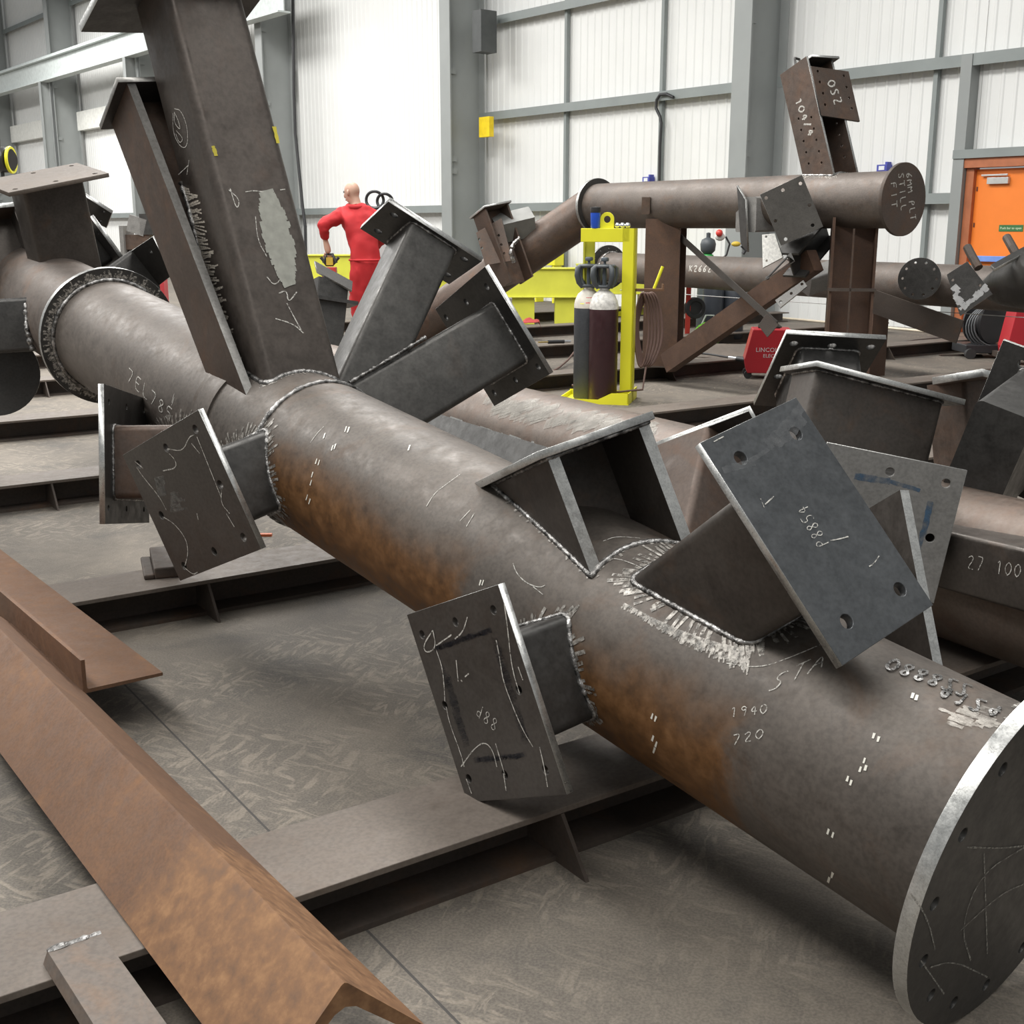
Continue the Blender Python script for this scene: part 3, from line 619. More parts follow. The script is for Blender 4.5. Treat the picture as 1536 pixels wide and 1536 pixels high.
# weld where the two right-hand branches touch
def seam(parent,surf,pts,r=.006):
    b=MB(); b.tube(dense([surf(p)[0]+surf(p)[1]*.002 for p in pts],.008),r,6,None,0,.4); b.build('weld_bead',M_WELD(),parent,None,60)
C4=V(BR['B4b'][0]); n4=MB4b.to_3x3()@V((0,-1,0)); s4=S_plane(MB4b@V((0,-BR['B4b'][6]/2+BR['B4b'][8],0)),n4)
seam(br4b,s4,[(524,574),(560,553),(600,529),(638,506)],.007)
# chalk and bright marks on the near tube
sT=S_cyl(P0,U,RT); k=MB()
write(sT,'1940',(1094,1076),(15,-1.5),(2,-15),.0022,k); write(sT,'720',(1098,1118),(17,-4),(2,-15),.002,k)
write(sT,'STA',(1150,1040),(30,-14),(14,-26),.0025,k)
strokes(sT,[[(1090,995),(1140,1003),(1190,985),(1230,968)],[(770,845),(775,860),(790,875),(810,882),(818,878)],[(640,760),(652,740),(668,728),(690,712)],[(690,782),(706,765)],[(700,790),(712,770)],[(466,664),(476,650),(486,640)],[(800,880),(815,892)],[(920,838),(940,842),(975,858)],[(905,812),(925,805),(960,808)]],.0022,k)
k.build('chalk_mark',M_CHALK(),pipe)
k=MB(); tick=[]
for cx,cy in ((1312,1100),(1319,1105),(1298,1137),(1292,1150),(1300,1148),(1273,1164),(1278,1170),(1244,1243),(1251,1248),(1245,1315),(1250,1308),(1370,1040),(1376,1043),(980,1070),(985,1074),(981,1103),(986,1112),(983,1121),(520,640),(524,641),(500,668),(504,666),(476,688),(480,690),(470,708),(468,720),(462,742),(466,748),(722,870),(726,870),(488,650),(615,668)): tick.append([(cx,cy),(cx-2.5,cy+8)])
strokes(sT,tick,.0045,k); k.build('punch_mark',plain('tick_white',(.75,.73,.65),.5),pipe)
k=MB(); write(sT,'088822',(1338,988),(21,7.5),(-14,16),.006,k,.003); write(sT,'4124',(1415,1030),(24,9),(-14,16),.006,k,.003); k.build('weld_numbers',M_WELD(),pipe)
k=MB()
for i in range(26): 
    x=1422+random.random()*75; y=1062+random.random()*26; strokes(sT,[[(x-14,y-4),(x+10,y+5)]],.008,k,.0012,.4,6)
k.build('ground_patch',M_SMEAR('bare_steel',(.42,.39,.35),.9,.4,.4,50),pipe)
k=MB()
for i in range(70):
    t=i/70; x=1345+(1536-1345)*t**.9; y=1440-390*t; 
    if random.random()<.4: strokes(sT,[[(x-2,y),(x-14-6*random.random(),y+6)]],.008,k,.001,.3,6)
k.build('ground_patch',M_SCUFF(),pipe)
# bright flap-wheel band below the right branch
k=MB()
for i in range(210):
    t=i/210; x=938+t*190; y=905+t*70+10*math.sin(t*3.1); l=(7+26*t**1.5)*(.55+.6*random.random()); strokes(sT,[[(x,y),(x-4-3*random.random(),y+l)]],.0034,k,.0008+.0005*random.random(),.4,4)
k.build('grinding_marks',M_SCUFF(),pipe)
sT2=S_cyl(N2,U2,RT); k=MB(); write(sT2,'7EL785',(190,570),(11.5,11),(3,-19),.004,k); 
for ln in ([(262,590),(258,604)],[(262,596),(258,608)]): strokes(sT2,[ln],.003,k)
k.build('chalk_mark',M_CHALK(),pipe2)
# plate chalk
s1=S_plane(V(BR['B1'][0]),V(BR['B1'][2])); k=MB()
strokes(s1,[[(650,945),(635,968),(640,980),(655,972),(650,945)],[(655,968),(678,952)],[(683,958),(695,948),(702,925)],[(655,975),(664,1000),(667,1030),(668,1052)],[(670,1060),(675,1085),(692,1130),(697,1150)],[(692,1150),(712,1122),(728,1112),(740,1125),(746,1150)],[(744,1115),(758,1162)],[(810,1120),(818,1155),(822,1180)],[(757,905),(762,940),(768,1000),(780,1040)],[(745,960),(750,985),(755,1020),(770,1060),(785,1095),(800,1120)],[(685,990),(688,1022)],[(692,1020),(694,1022)],[(698,1015),(704,1010)],[(700,1168),(708,1190)],[(756,1160),(760,1186)],[(778,1000),(785,1020)]],.003,k)
write(s1,'d88',(713,1072),(11,9.5),(5,-18),.0022,k); k.build('chalk_mark',M_CHALK(),br1)
k=MB()
for a,b_,n_ in (((655,972),(735,945),40),((742,960),(790,1115),40),((665,1000),(700,1120),34),((715,1140),(785,1133),30)):
    for i in range(n_):
        t=i/n_; x=a[0]+(b_[0]-a[0])*t; y=a[1]+(b_[1]-a[1])*t; strokes(s1,[[(x-3-3*random.random(),y+4*random.random()),(x+4+3*random.random(),y-3*random.random())]],.011,k,.0005+.00001*i,.3,8)
k.build('heat_tint',M_SMEAR('blue_black_tint',(.03,.032,.04),.4,.4,.35,30),br1)
s3=S_plane(V(BR['B3'][0]),V(BR['B3'][2])); k=MB(); write(s3,'P8854',(1243,815),(-7,-12),(-17,8),.0018,k)
strokes(s3,[[(1245,811),(1258,809),(1272,805)],[(1303,850),(1310,846),(1318,834)],[(1070,663),(1085,655)],[(1147,757),(1160,745)],[(1140,748),(1146,762)]],.0022,k); k.build('chalk_mark',M_CHALK(),br3)
k=MB(); 
for ln,w_ in (([(1150,668),(1176,645),(1203,610)],.022),([(1163,668),(1188,648),(1206,628)],.02),([(1084,706),(1104,700),(1132,694)],.014),([(1120,694),(1140,683),(1160,668)],.008)): strokes(s3,[ln],w_,k,.0006,.25,4)
k.build('polish_mark',M_SMEAR('polished',(.3,.305,.31),.45,.5,.3,40),br3)
s5=S_plane(V(BR['B5a'][0]),V(BR['B5a'][2])); k=MB()
strokes(s5,[[(252,673),(275,677),(284,655),(292,652)],[(254,680),(264,690),(265,702),(245,706)],[(205,700),(215,715),(240,745),(250,765)],[(296,655),(310,690),(322,720),(332,745)],[(245,775),(262,785),(280,808),(283,830),(278,848)],[(276,850),(290,862),(297,858)],[(333,735),(332,755),(345,770)],[(296,770),(298,780)],[(288,665),(300,680)],[(352,790),(340,770)],[(203,692),(215,702)]],.0032,k); k.build('chalk_mark',M_CHALK(),br5)
k=MB()
for i in range(16): y=718+i*1.7; strokes(s5,[[(232+i*.4,y),(244+i*.2+3*random.random(),y-3)]],.01,k,.0008)
for i in range(14): y=738+i*2; strokes(s5,[[(256,y+3),(262+20*random.random(),y)]],.009,k,.0008)
k.build('ground_patch',M_SMEAR('dull_bare',(.26,.26,.25),.6,.5,.4,40),br5)
# hidden-side U-shaped branch at the near node (open frame behind the blue-grey plate)
Cq=at((1345,742),2.75); tq=at((1392,990),2.62)
d=(Cq-tq); L_=d.length; Mq=frame(Cq,V((.9,.35,0)),d); b=MB()
b.box(-.012,.012,-.03,.2,-L_-.1,0,Mq); b.box(-.2,-.012,.18,.2,-L_-.1,0,Mq); b.box(-.21,-.19,-.03,.2,-L_-.1,0,Mq)
o=b.build('channel_branch',[M_BOX(),M_EDGE()],root); 
for p in o.data.polygons:
    if abs(p.normal.dot(Mq.to_3x3()@V((0,1,0))))>.9 and p.area<.03 or abs(p.normal.dot(Mq.to_3x3()@V((0,0,1))))>.9: p.material_index=1
# branch on the far side, seen between the cap plate and the blue-grey plate
def qplate(name,pxs,C,n,t,parent,mats,holes=[],hr=.012):
    n=V(n).normalized(); X=[onplane(p,V(C),n) for p in pxs]; c=sum(X,V())/len(X); x=(X[1]-X[0]).normalized(); M=frame(c,x,n); Mi=M.inverted()
    o2=[((Mi@p).x,(Mi@p).y) for p in X]
    a=sum(o2[i][0]*o2[(i+1)%len(o2)][1]-o2[(i+1)%len(o2)][0]*o2[i][1] for i in range(len(o2)))
    if a<0: o2.reverse()
    hs=[]
    for p in holes: q=Mi@onplane(p,V(C),n); hs.append(circ(q.x,q.y,hr))
    me=plate_mesh(name,o2,hs,t,mats); return link(name,me,parent,M),M
n8=V((.25,.62,.74)); C8=at((1060,660),3.5)
p8,M8=qplate('end_plate',[(960,672),(1125,608),(1150,655),(985,725)],C8,n8,.02,root,[M_PLATE(),M_EDGE()],[(1035,673)])
nn=-(M8.to_3x3()@V((0,0,1))); b=MB()
b.prism(rrect(.24,.17,.02),-.75,-.02,M8).build('box_branch',M_BROWN(),root,None,50)
# third node, beyond the ring flange
mt=MB().lathe([(RT,4.5),(RT,7.6)],48); mt.build('far_tube',M_PIPE(),root,axisM(PR-U2*4.5,U2),40)
stub('L1',root,.6,holes=[(-.8,-.75),(0,-.75),(.8,-.75),(-.8,.75),(0,.75),(.8,.75)],mplate=M_BEAM(),mstub=M_BOX(),medge=M_BEAM(),hr=.013,lab='upright box branch with a brown bolted top plate')
b=MB(); nL=V((-.36,.3,.87)).normalized(); CL=at((8,322),6.2); ML=frame(CL,V((.8,.6,.1)),nL)
b.box(.02,.05,-.1,.13,-.75,-.02,ML); b.box(-.22,-.19,-.1,.13,-.75,-.02,ML); b.box(-.19,.02,0,.02,-.75,-.02,ML); o=b.build('i_section_branch',M_BOX(),root)
link('cap_plate',plate_mesh('cap_plate',[(-.3,-.13),(.1,-.13),(.1,.2),(-.3,.2)],[],.025,[M_BROWN(),M_EDGE()]),o,ML)
ML3=frame(at((-40,493),5.75),V((.5,-.86,.1)),V((-1,-.25,-.05))); MB().prism(rrect(.34,.255,.02),-.65,.0,ML3).build('box_branch',M_PLATE(),root,None,50)
b=MB(); b.tube(dense([at((38,455),5.62),at((40,490),5.6),at((48,525),5.62)],.01),.012,6,None,0,.5); b.build('weld_bead',M_WELD(),root,None,60)
Mw=axisM(at((-8,560),6.0),V((.35,-.93,.1))); me=plate_mesh('ring_flange',circ(0,0,.215,48),[],.03,[M_PLATE(),M_EDGE()]); dw=link('ring_flange',me,root,Mw)
MB().lathe([(.16,-.5),(.16,-.02)],36,Mw).build('tube_branch',M_PIPE(),dw,None,40)
p,M4=qplate('end_plate',[(155,404),(233,352),(262,410),(184,470)],at((205,405),6.35),V((.55,.66,.5)),.02,root,[M_PLATE(),M_EDGE()],[(230,374),(199,393)],.012)
MB().prism(rrect(.3,.24,.02),-.6,-.02,M4).build('box_branch',M_PLATE(),root,None,50)
p,M5=qplate('end_plate',[(118,283),(170,316),(162,338),(110,312)],at((145,312),6.45),V((.3,.6,.74)),.02,root,[M_PLATE(),M_EDGE()],[(158,314),(153,328)],.01)
p,M5=qplate('end_plate',[(140,322),(186,385),(165,410),(120,350)],at((155,365),6.4),V((.7,.5,.5)),.022,root,[M_PLATE(),M_EDGE()],[(152,346)],.01)
MB().prism(rrect(.2,.16,.02),-.5,-.02,M5).build('box_branch',M_PLATE(),root,None,50)
# ================================================================= second tube frame (right, behind the first)
PB=V((.685,5.2,.41)); UB=V((-.5,.866,0)).normalized(); RB=.254; CB=(PB,UB,RB)
rb=thing('welded_tube_frame',(PB.x,PB.y,0),'second steel tube frame behind the big tube, with pale blue-streaked plate','steel frame')
MB().lathe([(RB-.01,-4.2),(RB,-4.2),(RB,6.2),(RB-.01,6.2)],64).build('main_tube',steel('worn_tube',(.1,.078,.064),(.17,.135,.112),rust=(.13,.075,.05),amt=.5,rough=.5,metal=.4),rb,axisM(PB,UB),40)
sBt=S_cyl(PB,UB,RB)
k=MB(); random.seed(11)
for i in range(120):
    t=random.random(); x=735+t*235; y=596+t*42+random.random()*(22+t*4)-3; strokes(sBt,[[(x-9,y+4),(x+9+14*random.random(),y-3)]],.05,k,.0008+.000004*i,.3,8)
k.build('bare_patch',M_SMEAR('grey_bare_patch',(.27,.25,.22),.75,.3,.5,12),rb)
stub('R1',rb,.72,[(1190.6,515.6),(1248,519),(1306,521),(1167,565)],back=True,hr=.016)
r2,_,_=stub('R2',rb,.56,pname='cap_plate',mstub=M_BOX())
stub('R3',rb,.5,[(1335,708),(1419,725),(1395,807)],mplate=M_GREY(),hr=.0135)
s3b=S_plane(V(BR['R3'][0]),V(BR['R3'][2])); k=MB()
for pts,w_ in (([(1282,714),(1300,717),(1320,720),(1335,722)],.02),([(1335,722),(1350,727),(1366,731),(1380,736)],.012),([(1396,752),(1392,770),(1388,790),(1383,805)],.018),([(1383,805),(1378,825),(1370,845)],.013)): strokes(s3b,[pts],w_,k,.0008,.15,5)
k.build('heat_tint',M_SMEAR('blue_heat_streak',(.07,.13,.21),.95,.3,.4,30),rb)
stub('R4',rb,.55,[(1514,580),(1532,546)],back=True,hr=.014,mstub=M_PLATE())
# capped box behind, and low stub on the right
b2,M2b=qplate('cap_plate',[(1398,566),(1473,553),(1500,560),(1425,574)],at((1450,562),4.9),V((-.1,.2,.97)),.03,rb,[M_BROWN(),M_EDGE()]); MB().prism(rrect(.26,.22,.02),-.6,-.02,M2b).build('box_branch',M_BROWN(),rb,None,50)
pa_=at((1432,833),3.72); pb_=at((1720,905),3.12); Ms=axisM(pa_,pb_-pa_); MB().prism(rrect(.16,.185,.014),-.05,(pb_-pa_).length,Ms).build('box_branch',M_BOX(),rb,None,50)
u_=(pb_-pa_).normalized(); n_f=u_.cross(V((0,0,1))).normalized(); n_f=n_f if n_f.dot(CAM-pa_)>0 else -n_f
sk=S_plane(pa_+n_f*.0805,n_f); k=MB(); write(sk,'27 100',(1450,852),(14,2.5),(3,-20),.003,k); k.build('chalk_mark',M_CHALK(),rb)
# dark web plate tacked along the tube
ptop=[sBt(p) for p in [(640+i*11,615.3+i*3.36) for i in range(22)]]
b=MB(); low=[(X+ (nn.cross(UB))*(-.0)) for X,nn in ptop]; vs=[]
for X,nn in ptop:
    tg=UB.cross(nn); tg=tg if tg.z<0 else -tg; tg=(tg+V((-.2,-.35,0))).normalized()
    vs+= [X-nn*.004,X+tg*.42,X+nn*.016,X+tg*.42+nn*.016]
n_=len(ptop); fs=[]
for i in range(n_-1):
    a=4*i; c=4*(i+1); fs+=[(a,a+1,c+1,c),(a+2,c+2,c+3,a+3),(a,c,c+2,a+2),(a+1,a+3,c+3,c+1)]
fs+=[(0,2,3,1),(4*n_-4,4*n_-3,4*n_-1,4*n_-2)]
wp_=b.add(vs,fs).build('web_plate',steel('web_dark',(.032,.031,.03),(.058,.056,.053),amt=.02,rough=.5,metal=.4),rb)
k=MB(); 
for a,c in (((679,627),(697,633)),((724,641),(741,647)),((768,654),(785,660)),((801,664),(805,665)),((756,651),(758,652))): strokes(sBt,[[a,c]],.012,k,.016)
k.build('tack_weld',M_EDGE(),wp_)
# far node of the second frame, seen past the column
b=MB(); Mq=axisM(PB+UB*5.2,UB); link('ring_flange',plate_mesh('ring_flange',circ(0,0,.31,48),[circ(.285*math.cos(a*.5236),.285*math.sin(a*.5236),.012) for a in range(12)],.03,[M_PLATE(),M_EDGE()]),rb,Mq)
q,Mq=qplate('cap_plate',[(472,391),(529,422),(528,436),(476,407)],at((500,412),10.3),V((.35,-.75,.5)),.03,rb,[M_PLATE(),M_EDGE()]); 
Mq=frame(at((497,420),10.4),V((.85,.3,-.4)),V((.1,.2,.95))); b=MB(); b.prism(rrect(.27,.2,.01),-.75,0,Mq); b.build('box_branch',M_PLATE(),rb,None,40)
MB().box(-.2,.22,-.16,.16,-.2,-.17,Mq).build('cap_plate',[M_PLATE()],rb)
# ================================================================= raised tube frame on posts (behind)
KS=1.045
def ks(p): return CAM+(V(p)-CAM)*KS
def ats(p,d): return at(p,d*KS)
for k_ in ('S1','SU'):
    C,x,n,a,b_,c,d,e,f=BR[k_]; BR[k_]=(tuple(ks(C)),x,n,a*KS,b_*KS,c*KS,d*KS,e*KS,f*KS)
PS=ats((900,309),11.8); QS=ats((1351,300),9.05); QS.z=PS.z; US=(QS-PS).normalized(); LS=(QS-PS).length; RS=.225; CS=(PS,US,RS)
st=thing('raised_tube_frame',((PS.x+QS.x)/2,(PS.y+QS.y)/2,0),'brown tube frame raised on rusty posts, with chalked end disc and leaning H branch','steel frame')
MB().lathe([(RS-.01,-.12),(RS,-.12),(RS,LS-.01),(RS-.01,LS-.01)],56).build('main_tube',M_PIPE(),st,axisM(PS,US),40)
Me=axisM(QS,US); me=plate_mesh('end_disc',circ(0,0,.285,64),[],.03,[M_BROWN(),M_WEB()]); 
for p in me.polygons: p.use_smooth=True
me.set_sharp_from_angle(angle=math.radians(35)); ed=link('end_disc',me,st,Me@T((0,0,.03)))
k=MB(); sE=S_plane(QS+US*.03,US)
write(sE,'6MM PLT',(1359,260),(1,10.5),(8,-2),.008,k); write(sE,'STILL',(1347,260),(1,12),(8,-2),.008,k); write(sE,'FIT',(1336,274),(.5,14),(8,-2),.008,k); k.build('chalk_mark',M_CHALK(),ed)
b=MB(); b.tube([QS-US*.004+(Me.to_3x3()@V((math.cos(a),math.sin(a),0)))*(RS+.004) for a in [k*.08 for k in range(79)]],.01,6,None,0,.3,True); b.build('weld_bead',M_WELD(),ed)
Mf=axisM(PS-US*.06,-US); me=plate_mesh('ring_flange',circ(0,0,.28,56),[],.035,[M_PLATE(),M_EDGE()]); 
for p in me.polygons: p.use_smooth=True
me.set_sharp_from_angle(angle=math.radians(35)); rf=link('ring_flange',me,st,Mf)
b=MB(); b.tube([PS-US*.052+(Mf.to_3x3()@V((math.cos(a),math.sin(a),0)))*(RS+.012) for a in [k*.07 for k in range(90)]],.018,6,None,0,.4,True); b.build('weld_bead',M_WELD(),rf)
A=ats((872,324),11.95); Bb=ats((765,397),12.25); us=(Bb-A).normalized(); A2=A-us*.1; e=A2+us*((A2.z-.3)/-us.z)
MB().lathe([(RS-.01,-.05),(RS-.004,-.05),(RS-.004,(e-A2).length)],48).build('sloping_tube',M_BROWN(),st,axisM(A2,us),40)
# leaning H branch with bolted cover plates
C,x,n,w_,h,sw,sh,ox,oy=BR['SU']; MU=frame(C,x,n); tf=.022
b=MB(); Lu=1.15*KS
hs_=[]
for i in range(5):
    for yy in (-.07,.07): hs_.append((yy,-(.42+.095*i+(.05 if yy>0 else 0))*KS))
fl_=plate_mesh('flange_plate',[(-h/2,-Lu),(h/2,-Lu),(h/2,0),(-h/2,0)],[circ(a,c,.011,12) for a,c in hs_],tf,[M_BROWN(),M_EDGE()])
# flange frame: local x -> branch y, local y -> branch z, normal -> -x
def flfr(sx): return MU@Matrix(((0,0,sx,sx*w_/2),(sx,0,0,0),(0,1,0,0),(0,0,0,1)))
hb=bpy.data.objects.new('i_section_branch',None)
b.box(-w_/2+tf,w_/2-tf,h*.18,h*.18+.014,-Lu,-.02,MU); hb=b.build('i_section_branch',M_BOX(),st); hb['label']='leaning H section branch with chalked bolted plate'
f1=link('flange_plate',fl_,hb,flfr(-1)); f2=link('flange_plate',fl_.copy(),hb,flfr(1))
sf=S_plane(MU@V((-w_/2,0,0)),MU.to_3x3()@V((-1,0,0))); k=MB(); write(sf,'104/4',(1192,150),(4.4,11.5),(9,-5),.013,k); k.build('chalk_mark',M_CHALK(),f1)
nC=(MU.to_3x3()@V((0,-1,0))); Cc=MU@V((0,-h/2-.012,0))
cp,Mc=qplate('cover_plate',[(1216,99),(1273,107),(1290,182),(1232,173)],Cc,nC,.02,hb,[M_BROWN(),M_PLATE()],[(1227,107),(1230,123),(1235,140),(1238,157),(1266,114),(1270,131),(1274,147),(1278,163)],.013)
k=MB(); sC=S_plane(Cc,nC); write(sC,'0SZ',(1240,122),(4.5,13),(11,-3.5),.013,k); k.build('chalk_mark',M_CHALK(),cp)
link('cap_plate',plate_mesh('cap_plate',[(-w_/2+.03,-h/2-.03),(w_/2+.05,-h/2-.03),(w_/2+.05,h/2),(-w_/2+.03,h/2)],[],.02,[M_PLATE(),M_EDGE()]),hb,MU@T((0,0,.0)))
b=MB(); b.tube(dense([MU@V((-w_/2+.03,.0,.0)),MU@V((-w_/2+.04,0,.07)),MU@V((-w_/2+.09,0,.06)),MU@V((-w_/2+.1,0,.0))],.01),.01,6); b.build('lifting_eye',M_PLATE(),hb)
weld_on_cyl('weld_bead',hb,[(-w_/2,-h/2),(w_/2,-h/2),(w_/2,h/2),(-w_/2,h/2)],MU@T((0,0,-.4)),CS,.012,.05)
# square end plates on box stubs
stub('S1',st,.55*KS,holes=[(-.8,.8),(0,.8),(.8,.75),(-.8,-.1),(.8,-.1),(-.7,-.85),(.6,-.8)],pname='end_plate',mplate=steel('dull_plate',(.06,.056,.05),(.1,.093,.084),amt=.05,rough=.5,metal=.4),mstub=M_PLATE(),hr=.014,cyl=CS,fing=.05)
pl,Mp=qplate('end_plate',[(1105,278),(1118,300),(1121,378),(1111,366)],ats((1112,325),10.),V((-.93,-.36,0)),.02,st,[M_PLATE(),M_EDGE()]); MB().prism(rrect(.3,.3,.02),-.5,-.02,frame(ats((1116,322),10.),V((.3,-.9,0)),V((-.9,-.42,-.02)))).build('box_branch',M_GREY(),st,None,50)
pq=ats((1186,398),9.5); pr_=ats((1238,338),9.75); b=MB().prism(hprof(.24,.22,.018,.014),0,(pr_-pq).length,axisM(pq,pr_-pq)); hb2=b.build('i_section_branch',M_PLATE(),st)
qplate('end_plate',[(1143,352),(1162,350),(1174,386),(1144,402)],ats((1156,375),9.5),V((-.5,-.8,.2)),.02,st,[plain('white_paint',(.75,.74,.7),.4,0,.25,40),M_EDGE()],[(1149,355),(1150,391)],.01)
qplate('end_plate',[(1146,420),(1186,378),(1192,391),(1150,418)],ats((1170,400),9.0),V((-.35,-.85,.4)),.02,st,[M_PLATE(),M_EDGE()],[(1182,387),(1151,416)],.012)
qplate('end_plate',[(1163,450),(1205,420),(1211,429),(1170,462)],ats((1190,440),9.4),V((-.35,-.85,.4)),.02,st,[M_GREY(),M_EDGE()],[(1171,453),(1187,440),(1203,426)],.012)
MB().prism(rrect(.2,.2,.02),0,.45,frame(ats((1206,425),11.),V((.3,-.3,.9)),V((.85,.35,.25)))).build('box_branch',M_GREY(),st,None,50)
# branch on the sloping tube
Mv=frame(ats((736,316),11.9),V((.8,.55,.15)),V((-.33,.2,.92))); b=MB(); b.box(-.15,-.13,-.13,.13,-.8,0,Mv).box(.13,.15,-.13,.13,-.8,0,Mv).box(-.13,.13,.02,.04,-.8,0,Mv); vb=b.build('i_section_branch',M_BROWN(),st)
link('cap_plate',plate_mesh('cap_plate',[(-.17,-.17),(.17,-.17),(.17,.17),(-.17,.17)],[],.02,[M_WEB(),M_EDGE()]),vb,Mv@T((0,0,.02)))
qplate('cover_plate',[(714,349),(752,327),(769,391),(728,398)],Mv@V((0,-.16,0)),V((-.3,-.93,.2)),.02,vb,[M_BROWN(),M_PLATE()],[(719,359),(723,372),(748,353),(752,367),(756,380)],.013)
MB().prism(rrect(.42,.24,.01),0,.22,frame(ats((772,352),12.05),V((.95,.3,0)),V((-.1,-.5,.85)))).build('grey_block_branch',plain('grey_block',(.2,.2,.19),.5,.2),st)
b=MB(); b.tube(dense([ats((779,357),11.6),ats((769,367),11.55),ats((766,380),11.55),ats((771,393),11.6)],.015),.02,6,None,0,.4); b.build('weld_bead',M_WELD(),st)
# posts and braces
def on_axis(px): 
    r=ray((px,300)); nn=r.cross(V((0,0,1))) # vertical plane through that column of view
    t=(CAM-PS).dot(nn)/US.dot(nn); return PS+US*t
pa=on_axis(1001); pb=on_axis(1284)
t1=thing('support_post',(pa.x,pa.y,BH),'rust-brown steel post carrying the raised tube, close beside the gas cylinder cage','post','support posts')
Mq=T((pa.x,pa.y,0))@Matrix.Rotation(math.radians(-18),4,'Z'); MB().prism(hprof(.36,.34,.02,.014),BH,PS.z-RS*.6,Mq).build('post_section',M_POST(),t1)
MB().box(-.2,.2,-.2,.2,BH,BH+.012,Mq).build('base_plate',M_WEB(),t1); MB().box(-.21,-.13,-.2,-.17,1.62,1.78,Mq).build('saddle_clip',M_BROWN(),t1)
t2=thing('support_post',(pb.x,pb.y,BH),'rusty steel post with a cross strap under the chalked end disc','post','support posts')
Mq=T((pb.x,pb.y,0))@Matrix.Rotation(math.radians(-12),4,'Z'); MB().prism([(-y,x) for x,y in hprof(.36,.36,.02,.014)],BH,PS.z-RS*.6,Mq).build('post_section',M_POST(),t2)
MB().box(-.2,.2,-.2,.2,BH,BH+.012,Mq).build('base_plate',M_WEB(),t2); MB().box(-.19,.19,-.205,-.175,.985,1.01,Mq).build('cross_strap',M_WEB(),t2)
MB().box(-.02,-.005,-.205,-.18,BH,PS.z-RS,Mq).build('centre_rib',M_BROWN(),t2)
def bar(name,p,q,pf,mat,parent=None,up=V((0,0,1))):
    u=(q-p); L_=u.length; return MB().prism(pf,0,L_).build(name,mat,parent,axisM(p,u,up))
def lang(a,t): return [(0,0),(a,0),(a,t),(t,t),(t,a),(0,a)]
p=on_axis(1012); p=V((p.x-.05,p.y-.25,BH+.06)); q=on_axis(1236); q=V((q.x-.1,q.y-.22,1.23)); tag(bar('brace_channel',p,q,[(-.06,-.095),(.06,-.095),(.06,.095),(-.06,.095)],M_POST()),'rusty diagonal brace rising from one support post to the other','brace')
p=ats((1010,352),11.1); q=ats((1163,492),9.6); tag(bar('brace_angle',p,q,lang(.062,.01),steel('brace_dark',(.03,.026,.023),(.06,.052,.046),amt=.1,rough=.6,metal=.2)),'dark thin angle brace slanting down from the raised tube, square plate at its foot','brace')
o=qplate('foot_plate',[(1137,488),(1150,470),(1168,487),(1151,506)],ats((1152,488),9.55),V((-.3,-.9,.2)),.015,None,[M_WEB(),M_WEB()])[0]; 
o.parent=[x for x in COL.objects if x.name.startswith('brace_angle')][-1]; o.matrix_basis=WM[o.parent].inverted()@WM[o]
p=at((1310,452),11.6); q=at((1440,498),11.0); tag(bar('flat_brace',p,q,[(-.01,-.11),(.01,-.11),(.01,.11),(-.01,.11)],M_WEB()),'flat dark bar slanting down to the floor in front of the orange door','brace')
p=onz((1430,505),.12); q=onz((1520,540),.05); tag(bar('loose_flat_bar',p,q,[(-.03,-.03),(.03,-.03),(.03,.03),(-.03,.03)],M_WEB()),'thin dark bar lying toward the wire reel','bar')
# ================================================================= third tube, beyond the posts
PQ=at((1030,407),15.0); QQ=at((1370,417),11.7); QQ.z=PQ.z; UQ=(QQ-PQ).normalized(); RQ=.2
tq=thing('distant_tube_frame',(PQ.x,PQ.y,0),'low brown tube behind the posts with bolted flange discs','steel frame')
MB().lathe([(RQ-.01,-1.9),(RQ,-1.9),(RQ,7.),(RQ-.01,7.)],48).build('main_tube',M_PIPE(),tq,axisM(PQ,UQ),40)
Mf=axisM(PQ-UQ*1.9,-UQ); link('ring_flange',plate_mesh('ring_flange',circ(0,0,.3,48),[circ(.26*math.cos(a*.5236),.26*math.sin(a*.5236),.013,10) for a in range(12)],.04,[M_PLATE(),M_EDGE()]),tq,Mf)
Mf=axisM(PQ-UQ*1.78,-UQ); b=MB(); b.tube([Mf@V((math.cos(a)*(RQ+.005),math.sin(a)*(RQ+.005),0)) for a in [k*.1 for k in range(63)]],.014,6,None,0,.3,True); b.build('weld_bead',M_WELD(),tq)
Cd=at((1379,418),10.9); Md_=axisM(Cd,V((-.42,-.9,.05))); dd=link('end_disc',plate_mesh('end_disc',circ(0,0,.19,40),[circ(.15*math.cos(a*.6283),.15*math.sin(a*.6283),.012,10) for a in range(10)],.03,[M_PLATE(),M_EDGE()]),tq,Md_)
MB().lathe([(.13,-.75),(.13,-.03)],32,Md_).build('tube_branch',M_PIPE(),tq,None,40)
for px in (995,1322):
    r=ray((px,300)); nn=r.cross(V((0,0,1))); t_=(CAM-PQ).dot(nn)/UQ.dot(nn); c=PQ+UQ*t_
    MB().prism(hprof(.22,.22,.016,.012),0,PQ.z-RQ*.8,T((c.x,c.y,0))@Matrix.Rotation(.5,4,'Z')).build('support_leg',M_POST(),tq)
k=MB(); sq=S_cyl(PQ,UQ,RQ); write(sq,'K2662',(1033,407),(7,.2),(1.5,-9),.014,k); k.build('chalk_mark',M_CHALK(),tq)
